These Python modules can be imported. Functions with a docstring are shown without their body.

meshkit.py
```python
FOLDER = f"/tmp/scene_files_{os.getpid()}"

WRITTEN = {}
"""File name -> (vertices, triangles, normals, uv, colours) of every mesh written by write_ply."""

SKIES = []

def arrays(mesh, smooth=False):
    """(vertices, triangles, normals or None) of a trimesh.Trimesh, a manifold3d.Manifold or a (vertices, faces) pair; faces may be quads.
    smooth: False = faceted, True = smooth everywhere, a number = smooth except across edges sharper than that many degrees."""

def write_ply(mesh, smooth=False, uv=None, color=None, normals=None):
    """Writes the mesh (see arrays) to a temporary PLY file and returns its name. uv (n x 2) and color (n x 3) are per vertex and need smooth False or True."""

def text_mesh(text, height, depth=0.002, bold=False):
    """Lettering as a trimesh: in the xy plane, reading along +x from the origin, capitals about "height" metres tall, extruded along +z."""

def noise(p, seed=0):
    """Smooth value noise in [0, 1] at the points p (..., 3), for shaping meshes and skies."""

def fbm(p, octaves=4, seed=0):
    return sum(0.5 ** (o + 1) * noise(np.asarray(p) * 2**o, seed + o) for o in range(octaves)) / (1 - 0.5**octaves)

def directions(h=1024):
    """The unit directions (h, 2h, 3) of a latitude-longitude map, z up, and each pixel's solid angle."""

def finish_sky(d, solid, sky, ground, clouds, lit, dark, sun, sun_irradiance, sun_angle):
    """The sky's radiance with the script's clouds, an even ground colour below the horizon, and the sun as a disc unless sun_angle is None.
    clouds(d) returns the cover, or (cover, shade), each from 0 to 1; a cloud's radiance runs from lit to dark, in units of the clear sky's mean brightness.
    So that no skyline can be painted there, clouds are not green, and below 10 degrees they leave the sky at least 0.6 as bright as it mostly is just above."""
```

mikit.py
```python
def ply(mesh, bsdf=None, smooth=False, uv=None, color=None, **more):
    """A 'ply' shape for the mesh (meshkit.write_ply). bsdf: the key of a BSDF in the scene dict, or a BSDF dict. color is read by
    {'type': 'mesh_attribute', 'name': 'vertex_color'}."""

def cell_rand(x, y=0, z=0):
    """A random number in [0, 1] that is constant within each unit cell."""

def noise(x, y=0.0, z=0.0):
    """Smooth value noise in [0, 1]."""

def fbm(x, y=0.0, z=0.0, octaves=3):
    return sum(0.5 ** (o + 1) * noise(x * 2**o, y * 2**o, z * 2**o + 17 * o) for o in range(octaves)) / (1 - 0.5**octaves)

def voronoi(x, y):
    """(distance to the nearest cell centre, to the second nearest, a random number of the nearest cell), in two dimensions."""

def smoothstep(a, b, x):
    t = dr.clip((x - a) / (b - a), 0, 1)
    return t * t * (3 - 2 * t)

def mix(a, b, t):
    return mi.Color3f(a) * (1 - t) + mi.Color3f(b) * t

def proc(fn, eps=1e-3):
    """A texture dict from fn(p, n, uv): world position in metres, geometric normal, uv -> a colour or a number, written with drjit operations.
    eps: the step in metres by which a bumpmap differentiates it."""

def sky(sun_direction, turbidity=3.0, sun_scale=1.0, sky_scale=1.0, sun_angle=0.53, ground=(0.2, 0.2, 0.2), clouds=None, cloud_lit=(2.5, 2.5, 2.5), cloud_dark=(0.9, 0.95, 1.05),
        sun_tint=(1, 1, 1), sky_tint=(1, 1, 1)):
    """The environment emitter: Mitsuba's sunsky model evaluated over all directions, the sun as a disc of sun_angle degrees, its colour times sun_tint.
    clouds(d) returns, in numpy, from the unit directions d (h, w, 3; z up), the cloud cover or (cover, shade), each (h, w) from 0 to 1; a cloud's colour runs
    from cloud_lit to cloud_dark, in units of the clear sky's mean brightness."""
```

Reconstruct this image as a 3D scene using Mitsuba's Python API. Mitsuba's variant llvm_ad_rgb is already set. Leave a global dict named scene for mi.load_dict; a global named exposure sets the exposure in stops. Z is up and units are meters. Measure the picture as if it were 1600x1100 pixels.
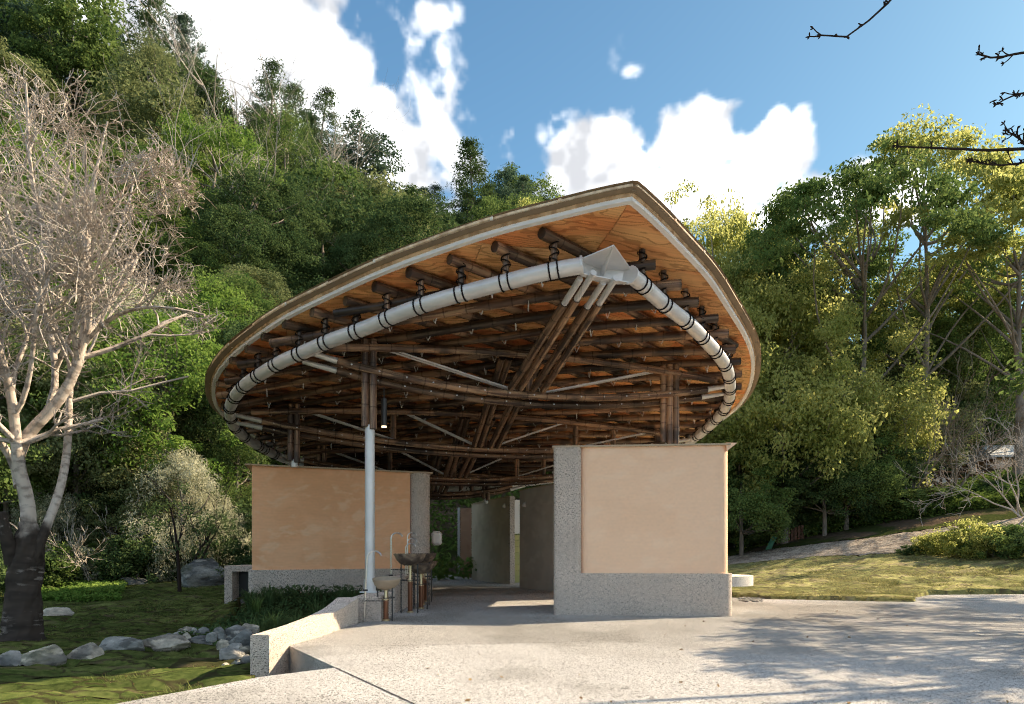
import math, random
import numpy as np, trimesh, drjit as dr, mitsuba as mi, mikit, meshkit
from mikit import noise, fbm, smoothstep, mix, proc
from scipy.interpolate import CubicSpline
from shapely.geometry import Polygon, Point, box as sbox
from shapely import contains_xy

T = mi.ScalarTransform4f
scene, labels = {}, {}
W, Hh, F, HOR = 1600, 1100, 1067.0, 861.0

# ------------------------------------------------------------------ camera, sky, exposure
scene['camera'] = {'type': 'perspective', 'fov': math.degrees(2 * math.atan(800 / F)), 'fov_axis': 'x',
                   'to_world': T().look_at(origin=[0, 0, 1], target=[0, 10, 1], up=[0, 0, 1]),
                   'principal_point_offset_y': -(HOR - 550) / Hh, 'near_clip': 0.05, 'far_clip': 3000.0}
exposure = 3.15
SUN_EL = math.radians(36)
SUN = np.array([0.937 * math.cos(SUN_EL), 0.35 * math.cos(SUN_EL), math.sin(SUN_EL)])


def clouds(d):
    y = np.maximum(d[..., 1], 1e-3)
    az = np.arctan2(d[..., 0], d[..., 1])
    el = np.arcsin(np.clip(d[..., 2], -1, 1))
    q = np.stack([az * 6, el * 7, np.zeros_like(az)], -1)
    n = meshkit.fbm(q * 1.3, 6, seed=5) - 0.5
    n2 = meshkit.fbm(q * 4.5 + 9, 6, seed=11) - 0.5
    n3 = meshkit.fbm(np.stack([az * 26 + el * 14, el * 34, 0 * az], -1) + 2, 4, seed=17) - 0.5
    wob = n * 0.20 + n2 * 0.26 + n3 * .05
    cov = np.zeros_like(az)

    def blob(px, py, rx, ry, rot=0.0, soft=0.5, gain=1.0, wk=3.2):
        u0, v0 = (px - 800) / F, (HOR - py) / F
        a0, e0 = math.atan(u0), math.atan(v0 / math.hypot(1, u0))
        dx, dy = (az - a0) * math.cos(e0), el - e0
        c, s = math.cos(rot), math.sin(rot)
        x, y2 = (dx * c + dy * s) / (rx / F), (-dx * s + dy * c) / (ry / F)
        r = np.sqrt(x * x + y2 * y2)
        v = np.clip((1.0 - r + wob * wk) / soft, 0, 1)
        if wk >= 6: v = np.clip(v * (1.0 + n3 * 4.0), 0, 1)
        return gain * v * v * (3 - 2 * v)

    for b in [(330, 60, 330, 190, -0.55, 0.30), (580, 225, 165, 75, -0.75, 0.35), (690, 215, 72, 26, -1.0, 0.5, 0.95),
              (735, 255, 36, 20, -0.8, 0.6, 0.9), (678, 28, 34, 20, 0.2, 0.9, 0.85, 6), (700, 82, 24, 24, -0.6, 0.9, 0.85, 6),
              (945, 260, 88, 70, 0.1, 0.28), (1085, 215, 74, 66, -0.5, 0.28), (1060, 305, 200, 48, 0, 0.35),
              (1215, 245, 55, 52, 0, 0.32), (1300, 315, 140, 50, 0, 0.35), (1440, 310, 70, 30, 0, 0.4),
              (962, 78, 14, 24, -0.2, 1.2, 0.65, 7), (992, 108, 18, 10, 0, 1.2, 0.65, 7), (848, 222, 10, 15, 0, 1.3, 0.5, 8),
              (40, 10, 130, 30, 0, 1.4, 0.35)]:
        cov = np.maximum(cov, blob(*b))
    # the rest of the dome: unseen cumulus, added thickly to raise the fill light
    far = np.clip((np.abs(az) - 0.75) / 0.3, 0, 1)
    m = np.clip((meshkit.fbm(q * 0.8 + 31, 6, seed=3) - 0.50) / 0.10, 0, 1) * far * np.clip(el / 0.15, 0, 1)
    cov = np.maximum(cov, m)
    shade = np.clip(0.30 + (meshkit.fbm(q * 2.6 + 4, 6, seed=8) - 0.5) * 3.0, 0, .9)
    return cov, shade


scene['sky'] = mikit.sky(SUN.tolist(), turbidity=3.0, ground=(0.16, 0.17, 0.12), clouds=clouds,
                         cloud_lit=(4.4, 4.4, 4.4), cloud_dark=(1.35, 1.4, 1.5), sun_scale=0.88, sun_tint=(1.0, 0.985, 0.96), sky_tint=(.53, .67, .67))

# ------------------------------------------------------------------ small helpers


def put(key, mesh, bsdf, smooth=False, uv=None, **lab):
    if isinstance(mesh, dict):
        scene[key] = mesh
    else:
        scene[key] = mikit.ply(mesh, 'mat_' + bsdf, smooth=smooth, uv=uv)
    if lab:
        labels[key] = lab
    return key


_num = {}


def nm(base):
    """base, base_001, base_002 ..."""
    k = _num.get(base, -1) + 1
    _num[base] = k
    return base if k == 0 else f'{base}_{k:03d}'


def lab(key, label, category=None, group=None, kind=None):
    d = {'label': label}
    if category: d['category'] = category
    if group: d['group'] = group
    if kind: d['kind'] = kind
    labels[key] = d


def tri(mesh_list):
    """joins (v, f) pairs"""
    vs, fs, o = [], [], 0
    for v, f in mesh_list:
        f = np.asarray(f)
        if f.shape[1] == 4:
            f = np.vstack([f[:, [0, 1, 2]], f[:, [0, 2, 3]]])
        vs.append(v); fs.append(f + o); o += len(v)
    return np.vstack(vs), np.vstack(fs)


def tube(pts, rad, n=8, cap=True):
    """tapered tube: (v, f, uv); uv = (angle 0..1, metres along)"""
    p = np.asarray(pts, float); m = len(p)
    r = np.broadcast_to(np.asarray(rad, float), (m,))
    tg = np.gradient(p, axis=0); tg /= np.linalg.norm(tg, axis=1, keepdims=True) + 1e-12
    ref = np.array([0, 0, 1.0]) if abs(tg[0][2]) < 0.9 else np.array([1.0, 0, 0])
    x = np.cross(tg, ref); bad = np.linalg.norm(x, axis=1) < 1e-3
    x[bad] = np.cross(tg[bad], [0.3, 1, 0.1]); x /= np.linalg.norm(x, axis=1, keepdims=True)
    y = np.cross(tg, x)
    th = np.arange(n + 1) / n * 2 * np.pi
    v = (p[:, None] + r[:, None, None] * (np.cos(th)[None, :, None] * x[:, None] + np.sin(th)[None, :, None] * y[:, None])).reshape(-1, 3)
    L = np.concatenate([[0], np.cumsum(np.linalg.norm(np.diff(p, axis=0), axis=1))])
    uv = np.stack([np.tile(np.arange(n + 1) / n, m), np.repeat(L, n + 1)], 1)
    i, j = np.meshgrid(np.arange(m - 1), np.arange(n), indexing='ij'); k = (i * (n + 1) + j).ravel()
    f = np.vstack([np.stack([k, k + 1, k + n + 2], 1), np.stack([k, k + n + 2, k + n + 1], 1)])
    if cap:
        o = len(v)
        c0, c1 = v[:n].copy(), v[-n - 1:-1].copy()
        v = np.vstack([v, c0, c1, p[:1], p[-1:]])
        uv = np.vstack([uv, np.tile([[0.5, 0]], (n, 1)), np.tile([[0.5, L[-1]]], (n, 1)), [[0.5, 0], [0.5, L[-1]]]])
        a = np.arange(n); b = (a + 1) % n
        f = np.vstack([f, np.stack([o + b, o + a, np.full(n, o + 2 * n)], 1), np.stack([o + n + a, o + n + b, np.full(n, o + 2 * n + 1)], 1)])
    return v, f, uv


def tubes(lst):
    vs, fs, us, o = [], [], [], 0
    for v, f, u in lst:
        vs.append(v); fs.append(f + o); us.append(u); o += len(v)
    return np.vstack(vs), np.vstack(fs), np.vstack(us)


def put_tube(key, t, bsdf, **l):
    return put(key, (t[0], t[1]), bsdf, smooth=True, uv=t[2], **l)


def bx(lo, hi, bevel=0.0):
    """box with optional chamfer"""
    lo, hi = np.asarray(lo, float), np.asarray(hi, float)
    if bevel <= 0:
        m = trimesh.creation.box(hi - lo); m.apply_translation((lo + hi) / 2)
        return np.array(m.vertices), np.array(m.faces)
    pts = []
    for s in np.ndindex(2, 2, 2):
        for ax in range(3):
            q = np.array([hi[k] if s[k] else lo[k] for k in range(3)])
            for k in range(3):
                if k != ax: q[k] += -bevel if s[k] else bevel
            pts.append(q)
    m = trimesh.convex.convex_hull(np.array(pts))
    return np.array(m.vertices), np.array(m.faces)


def prism(poly, z0, z1):
    m = trimesh.creation.extrude_polygon(poly, z1 - z0, engine='earcut')
    m.apply_translation([0, 0, z0])
    return np.array(m.vertices), np.array(m.faces)


def spline(pts, n):
    p = np.asarray(pts, float)
    L = np.concatenate([[0], np.cumsum(np.linalg.norm(np.diff(p, axis=0), axis=1))])
    return CubicSpline(L, p)(np.linspace(0, L[-1], n))


def world(px, py, Y=None, z=None):
    """a pixel of the full photograph and a depth (or a height) -> a point"""
    if Y is None: Y = (z - 1) * F / (HOR - py)
    return np.array([(px - 800) / F * Y, Y, 1 + (HOR - py) / F * Y])


# ------------------------------------------------------------------ materials


def mat(key, d):
    scene['mat_' + key] = {'type': 'twosided', 'b': d} if d['type'] in ('principled', 'diffuse') else d
    return key


def P3(p, k):
    return p.x * k, p.y * k, p.z * k


def c3(*c):
    return mi.Color3f(*c)


def aggregate(base, dark, light, k=1.0):
    def fn(p, n, uv):
        a = noise(*P3(p, 135 * k)); b = noise(*P3(p + mi.Vector3f(7.3, 1.1, 3.7), 100 * k)); e = fbm(*P3(p, 1.7), octaves=4); g = fbm(*P3(p, 0.45), octaves=3)
        c = mix(base, light, smoothstep(0.55, 0.78, a))
        c = mix(c, dark, smoothstep(0.58, 0.76, b))
        return c * (0.80 + 0.22 * e + 0.16 * g)
    return fn


mat('aggregate_wall', {'type': 'principled', 'base_color': proc(aggregate(c3(.49, .42, .365), c3(.15, .125, .105), c3(.70, .62, .55))), 'roughness': 0.85, 'specular': 0.3})


def slab_fn(p, n, uv):
    c = aggregate(c3(.292, .290, .286), c3(.13, .128, .125), c3(.41, .407, .402), .9)(p, n, uv)
    st = fbm(*P3(p, 0.9), octaves=5); s2 = fbm(p.x * .35 + 4, p.y * .35, 1., octaves=5)
    return c * mix(c3(1.05, 1.04, 1.03), c3(.76, .75, .73), smoothstep(.48, .70, st)) * mix(c3(1.06, 1.06, 1.06), c3(.84, .83, .81), smoothstep(.42, .62, s2))


mat('aggregate_floor', {'type': 'principled', 'base_color': proc(slab_fn), 'roughness': 0.8, 'specular': 0.3})


def plaster(c_a, c_b, c_c, k):
    def fn(p, n, uv):
        w = fbm(p.x * 1.3, p.y * 1.3, p.z * 1.3, octaves=3) * 1.2
        a = fbm(p.x * 2.2 + w, p.y * 2.2, p.z * 1.6 + w, octaves=5)
        b = fbm(p.x * 3.4 + p.z * 2.5 + w * 2.5, p.y * 3.4, p.z * 5.5 - p.x * 1.5 + w * 2, octaves=5)
        c = mix(c_a, c_b, smoothstep(.42, .62, a) * k)
        c = mix(c, c_c, smoothstep(.52, .72, b) * k * .8)
        f = fbm(*P3(p, 30), octaves=3)
        t = fbm(p.x * 5 + w, p.y * 5, p.z * 38 + w * 5, octaves=3)
        return c * (1 - .12 * k * k + 0.10 * f + .16 * k * k * (t - .1))
    return fn


mat('plaster_orange', {'type': 'principled', 'base_color': proc(plaster(c3(.83, .465, .26), c3(.77, .41, .215), c3(.87, .56, .355), .9)), 'roughness': 0.75, 'specular': 0.3})
mat('plaster_pale', {'type': 'principled', 'base_color': proc(plaster(c3(.83, .565, .385), c3(.79, .525, .35), c3(.85, .615, .44), .6)), 'roughness': 0.75, 'specular': 0.3})
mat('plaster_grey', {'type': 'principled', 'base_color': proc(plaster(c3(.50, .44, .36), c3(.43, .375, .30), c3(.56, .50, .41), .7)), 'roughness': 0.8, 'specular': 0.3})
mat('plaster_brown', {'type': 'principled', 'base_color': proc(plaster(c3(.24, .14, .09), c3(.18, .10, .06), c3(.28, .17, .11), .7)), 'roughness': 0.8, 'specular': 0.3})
mat('cap_concrete', {'type': 'principled', 'base_color': {'type': 'rgb', 'value': [.42, .33, .23]}, 'roughness': 0.8})


def bamboo(tone):
    def fn(p, n, uv):
        v = uv.y
        cell = dr.floor(v / .34); fr = v / .34 - cell
        node = 1 - smoothstep(.0, .05, dr.minimum(fr, 1 - fr))
        st = fbm(uv.x * 9, v * 1.1, p.x * .7, octaves=4)
        bl = fbm(*P3(p, 2.3), octaves=4)
        c = mix(c3(.085, .046, .030), c3(.34, .20, .115), smoothstep(.34, .68, st))
        c = mix(c, c3(.035, .024, .02), smoothstep(.46, .64, bl) * .9)
        c = mix(c, c3(.46, .32, .20), smoothstep(.56, .72, fbm(uv.x * 12, v * 2.2, p.y * .8, octaves=3)) * .42)
        c = c * (1 - .65 * node)
        return c * (tone * .66)
    return fn


mat('bamboo_dark', {'type': 'principled', 'base_color': proc(bamboo(1.0)), 'roughness': 0.5, 'specular': 0.5})
mat('bamboo_warm', {'type': 'principled', 'base_color': proc(bamboo(1.75)), 'roughness': 0.5, 'specular': 0.5})
mat('bamboo_black', {'type': 'principled', 'base_color': proc(bamboo(.55)), 'roughness': 0.5, 'specular': 0.5})


def plywood(a, b, seed):
    def fn(p, n, uv):
        w = fbm(uv.x * .9 + seed, uv.y * 2.6, seed, octaves=4)
        ring = uv.y * 7 + w * 9 + fbm(uv.x * .35, uv.y * 4.0, seed + 3, octaves=3) * 5
        g = fbm(uv.x * 1.6, uv.y * 60, seed, octaves=3)
        s = .5 + .5 * dr.sin(ring * 6.283)
        m = smoothstep(.35, .65, fbm(uv.x * .8 + 5, uv.y * 2.2 + 3, seed * 2., octaves=3))
        c = mix(a, b, m)
        c = mix(c, c * c3(.60, .50, .42), smoothstep(.62, .95, s) * .75)
        return c * (.78 + .44 * g)
    return fn


for i, (a, b) in enumerate([((.74, .29, .105), (.80, .47, .205)), ((.80, .46, .20), (.74, .32, .12)), ((.70, .24, .09), (.78, .42, .175)), ((.82, .53, .27), (.78, .44, .185))]):
    mat(f'plywood_{i}', {'type': 'principled', 'base_color': proc(plywood(c3(*a), c3(*b), 3.7 * i + 1)), 'roughness': 0.55, 'specular': 0.35})


def steel_fn(p, n, uv):
    a = fbm(*P3(p, 5), octaves=4); b = noise(*P3(p, 60))
    return c3(.66, .66, .665) * (.82 + .25 * a + .06 * b)


mat('steel', {'type': 'principled', 'base_color': proc(steel_fn), 'roughness': 0.42, 'metallic': 0.35, 'specular': 0.5})
mat('steel_dark', {'type': 'principled', 'base_color': {'type': 'rgb', 'value': [.36, .36, .37]}, 'roughness': 0.4, 'metallic': 0.7})
mat('chrome', {'type': 'principled', 'base_color': {'type': 'rgb', 'value': [.75, .74, .72]}, 'roughness': 0.18, 'metallic': 1.0})
mat('white_paint', {'type': 'principled', 'base_color': {'type': 'rgb', 'value': [.74, .74, .73]}, 'roughness': 0.4})
mat('black_rope', {'type': 'diffuse', 'reflectance': {'type': 'rgb', 'value': [.014, .013, .013]}})
mat('black_metal', {'type': 'principled', 'base_color': {'type': 'rgb', 'value': [.03, .03, .032]}, 'roughness': 0.4})


def fascia_fn(p, n, uv):
    s = fbm(uv.x * 1.2, uv.y * 38, 2.0, octaves=3); w = fbm(uv.x * 14, uv.y * 3, 1., octaves=3); b = fbm(*P3(p, 1.5), octaves=3)
    c = mix(c3(.54, .39, .25), c3(.80, .65, .46), smoothstep(.3, .7, w))
    return c * (.7 + .3 * s + .3 * b)


mat('bamboo_tile', {'type': 'principled', 'base_color': proc(fascia_fn), 'roughness': 0.6, 'specular': 0.4})
mat('fascia_wood', {'type': 'principled', 'base_color': proc(lambda p, n, uv: fascia_fn(p, n, uv) * c3(.72, .62, .52)), 'roughness': 0.7})
mat('roof_top', {'type': 'principled', 'base_color': proc(lambda p, n, uv: mix(c3(.30, .22, .14), c3(.17, .14, .11), fbm(*P3(p, 2.0), octaves=4))), 'roughness': 0.8})


def bronze_fn(p, n, uv):
    a = fbm(*P3(p, 14), octaves=4); b = fbm(*P3(p + 3., 4), octaves=3)
    return mix(c3(.10, .075, .06), c3(.34, .26, .19), smoothstep(.4, .7, a * .6 + b * .4))


mat('bronze', {'type': 'principled', 'base_color': proc(bronze_fn), 'roughness': 0.45, 'metallic': 0.25})
mat('pale_stone', {'type': 'principled', 'base_color': proc(lambda p, n, uv: mix(c3(.42, .34, .25), c3(.24, .19, .14), fbm(*P3(p, 12), octaves=4))), 'roughness': 0.6})
mat('copper_pipe', {'type': 'principled', 'base_color': {'type': 'rgb', 'value': [.20, .085, .045]}, 'roughness': 0.35, 'metallic': 0.5})
mat('brass', {'type': 'principled', 'base_color': {'type': 'rgb', 'value': [.62, .5, .30]}, 'roughness': 0.3, 'metallic': 0.8})


def rock_fn(p, n, uv):
    a = fbm(*P3(p, 3.1), octaves=5); b = fbm(p.x * 5 + a * 2, p.y * 5, p.z * 16, octaves=5); m = fbm(*P3(p, 24), octaves=3)
    c = mix(c3(.115, .118, .118), c3(.30, .295, .275), smoothstep(.35, .68, a))
    c = mix(c, c3(.44, .42, .38), smoothstep(.54, .70, b) * .65)
    c = mix(c, c3(.045, .046, .046), smoothstep(.56, .70, fbm(p.x * 6, p.y * 6, p.z * 11 + 5., octaves=4)) * .6)
    c = mix(c, c3(.08, .092, .05), smoothstep(.60, .75, fbm(*P3(p + 11., 2.0), octaves=4)) * .5)
    return c * (.62 + .76 * m)


mat('rock', {'type': 'principled', 'base_color': proc(rock_fn), 'roughness': 0.9, 'specular': 0.2})
mat('rock_b', {'type': 'principled', 'base_color': proc(lambda p, n, uv: rock_fn(p + 5., n, uv) * c3(1.3, 1.22, 1.08)), 'roughness': 0.9, 'specular': 0.2})
mat('rock_c', {'type': 'principled', 'base_color': proc(lambda p, n, uv: rock_fn(p + 13., n, uv) * c3(.72, .76, .78)), 'roughness': 0.9, 'specular': 0.2})
mat('rock_pale', {'type': 'principled', 'base_color': proc(lambda p, n, uv: rock_fn(p, n, uv) * 1.35 + c3(.05, .045, .035)), 'roughness': 0.9, 'specular': 0.2})


def bark_pale_fn(p, n, uv):
    r = fbm(uv.x * 3, uv.y * 16, p.z * .2, octaves=3); a = fbm(*P3(p, 4), octaves=4)
    c = mix(c3(.50, .44, .385), c3(.27, .23, .20), smoothstep(.45, .65, r))
    return mix(c, c3(.15, .13, .11), smoothstep(.56, .72, a) * .7)


def bark_burnt_fn(p, n, uv):
    r = fbm(uv.x * 5, uv.y * 14, 1., octaves=3); a = fbm(*P3(p, 3), octaves=4)
    c = mix(c3(.022, .018, .016), c3(.07, .055, .045), r)
    return mix(c, c3(.22, .19, .17), smoothstep(.60, .70, fbm(uv.x * 9, uv.y * 34, 2., octaves=4)) * smoothstep(.50, .66, a) * .8)


def bark_fire_fn(p, n, uv):
    h = p.z + (fbm(p.x * 6, p.y * 6, p.z * 2.5, octaves=4) - .5) * .55
    return mix(bark_burnt_fn(p, n, uv), bark_pale_fn(p, n, uv), smoothstep(1.22, 1.46, h))


mat('bark_fire', {'type': 'principled', 'base_color': proc(bark_fire_fn), 'roughness': 0.9, 'specular': 0.2})
mat('bark_pale', {'type': 'principled', 'base_color': proc(bark_pale_fn), 'roughness': 0.9, 'specular': 0.2})
mat('bark_burnt', {'type': 'principled', 'base_color': proc(bark_burnt_fn), 'roughness': 0.9, 'specular': 0.2})
mat('bark_twig', {'type': 'diffuse', 'reflectance': {'type': 'rgb', 'value': [.46, .415, .375]}})
mat('bark_grey', {'type': 'diffuse', 'reflectance': proc(lambda p, n, uv: mix(c3(.12, .10, .085), c3(.30, .265, .23), fbm(*P3(p, 2.5), octaves=3)))})
mat('bark_dark', {'type': 'diffuse', 'reflectance': {'type': 'rgb', 'value': [.035, .028, .025]}})


def leaf_mat(key, a, b, trans=.6, k=1.7):
    a, b = np.array(a), np.array(b)

    def fn(p, n, uv):
        t = fbm(p.x * k * .35, p.y * k * .35, p.z * k * .35, octaves=3) * .6 + noise(p.x * 9, p.y * 9, p.z * 9) * .4
        return mix(c3(*a.tolist()), c3(*b.tolist()), smoothstep(.25, .75, t))
    mat(key, {'type': 'principledthin', 'base_color': proc(fn), 'roughness': 0.5, 'diff_trans': trans, 'eta': 1.35})


leaf_mat('leaf_dark', (.048, .090, .036), (.115, .165, .062), .6)
leaf_mat('leaf_green', (.085, .150, .042), (.185, .250, .080), .8)
leaf_mat('leaf_olive', (.130, .170, .070), (.255, .285, .135), .7)
leaf_mat('leaf_bright', (.110, .210, .040), (.225, .325, .078), .9)
leaf_mat('leaf_yellow', (.28, .325, .085), (.52, .525, .195), 1.4)
leaf_mat('leaf_blue', (.052, .098, .066), (.110, .160, .102), .7)
leaf_mat('leaf_pale', (.33, .35, .235), (.58, .575, .44), .7)
leaf_mat('leaf_cover', (.065, .120, .030), (.150, .215, .052), .7)
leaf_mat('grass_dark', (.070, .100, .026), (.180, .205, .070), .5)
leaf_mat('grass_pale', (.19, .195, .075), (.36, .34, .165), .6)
leaf_mat('dry_leaf', (.16, .10, .05), (.36, .25, .13), .5)

# ------------------------------------------------------------------ terrain
SLAB = Polygon([(-2.35, 7.2), (-1.51, 5.86), (-1.99, 5.44), (-2.66, 4.37), (-3.4, 3.2), (-3.6, 1.2), (-4.2, -6), (16, -6), (60, 6), (60, 19), (26, 17.2), (13, 16.0), (9.5, 15.6), (8.6, 14.6),
                (7.9, 13.4), (6.4, 13.9), (5.06, 14.4), (4.2, 15.2), (4.6, 20), (2.2, 29), (-3.0, 29.5), (-3.9, 26), (-2.6, 20), (-3.0, 15), (-2.12, 14.2), (-2.12, 9.6), (-2.24, 7.96)])
ss = lambda a, b, x: (lambda t: t * t * (3 - 2 * t))(np.clip((x - a) / (b - a), 0, 1))


def terr0(x, y):
    x, y = np.asarray(x, float), np.asarray(y, float)
    left = -0.36 + 0.40 * ss(9, 21, y)
    left = left + .42 * ss(10.5, 13.5, y) * ss(-6.0, -4.6, x) * (1 - ss(14, 17, y))
    rx = np.clip(x - 7, 0, 40); ry = np.clip(y - 14, 0, 16)
    right = (0.02 * ry + 0.0165 * rx * ry * (1 - .35 * ss(12, 40, rx))) * ss(.6, 5, ry)
    w = ss(-1.9, -1.0, x)
    base = left * (1 - w) + right * w
    hd = -0.6 * x + 0.8 * y - 22
    gul = meshkit.fbm(np.stack([x * .045, y * .045, 0 * x], -1), 4, seed=2) - .5
    hd2 = hd + gul * 10 * ss(2, 14, hd)
    hill = 40 * (ss(-30, 54, hd2) - ss(-30, 54, 0 * hd2)) / (1 - ss(-30, 54, np.zeros(1))[0])
    hill = np.where(hd2 > 0, np.minimum(hill, hd2 * .78), 0)
    hill = np.where(hd2 > 54, hill - (hd2 - 54) * .25, hill)
    hill = hill * (1 - ss(0, 24, x) * .88) * (1 - .10 * ss(-30, -2, x))
    rise = 5 * ss(31, 75, y) * ss(0, 18, x) + 5.0 * ss(34, 60, y) * ss(-8, 2, x) * (1 - ss(10, 20, x))
    return base + np.maximum(hill, 0) + rise


LAWN_L = Polygon([(-2.55, 6.9), (-2.1, 5.5), (-2.75, 4.3), (-3.5, 3.1), (-3.7, 1), (-12, 1), (-17, 6), (-15, 12), (-13, 17), (-11, 20), (-9.5, 22), (-7.2, 21.5), (-6.3, 17.5), (-5.6, 14.5), (-5.0, 12.5), (-4.1, 9.8), (-2.8, 8.6)])
LAWN_R = Polygon([(5.3, 14.25), (6.4, 13.85), (7.9, 13.35), (8.6, 14.55), (9.5, 15.55), (13, 15.95), (20, 16.6), (21, 19.5), (16.5, 20.5), (13, 21.5), (10.5, 23.5), (8, 25.5), (5.5, 27), (4.6, 24), (4.5, 19), (4.3, 15.3)])


def terr(x, y):
    x, y = np.asarray(x, float), np.asarray(y, float)
    z = terr0(x, y)
    bump = (meshkit.fbm(np.stack([x * .8, y * .8, 0 * x], -1), 2, seed=6) - .5) * .10
    z = z + bump * ss(0.05, 1.0, np.where(x < 2, -2.6 - x, y - 14.5) + 1)
    ins = contains_xy(SLAB, x.ravel(), y.ravel()).reshape(x.shape)
    for pl in (LAWN_L, LAWN_R):
        z = z - .10 * contains_xy(pl.buffer(-.12), x.ravel(), y.ravel()).reshape(x.shape)
    return np.where(ins, np.minimum(z, -0.05), z)


def axis(*segs):
    out = []
    for a, b, st in segs: out.append(np.arange(a, b, st))
    return np.concatenate(out)


gx = axis((-420, -60, 12), (-60, -15, 1.0), (-15, 17, .2), (17, 60, 1.0), (60, 421, 12))
gy = axis((-60, 0, 4), (0, 32, .2), (32, 110, 1.2), (110, 500, 14))
GX, GY = np.meshgrid(gx, gy, indexing='ij')
GZ = terr(GX, GY)
I, J = np.meshgrid(np.arange(len(gx) - 1), np.arange(len(gy) - 1), indexing='ij')
K = (I * len(gy) + J).ravel(); N = len(gy)


def ground_fn(p, n, uv):
    a = fbm(*P3(p, .9), octaves=4); b = fbm(*P3(p, 7), octaves=4)
    soil = mix(c3(.085, .062, .045), c3(.16, .125, .09), b)
    green = mix(c3(.035, .050, .018), c3(.075, .090, .030), b)
    far = mix(soil, green, smoothstep(.42, .58, a))
    return far * .9


mat('soil', {'type': 'diffuse', 'reflectance': proc(ground_fn)})
put('ground', (np.stack([GX.ravel(), GY.ravel(), GZ.ravel()], 1), np.vstack([np.stack([K, K + N, K + N + 1], 1), np.stack([K, K + N + 1, K + 1], 1)])), 'soil', smooth=True,
    label='dark soil ground and forested hillside behind the pavilion', kind='structure')


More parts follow.
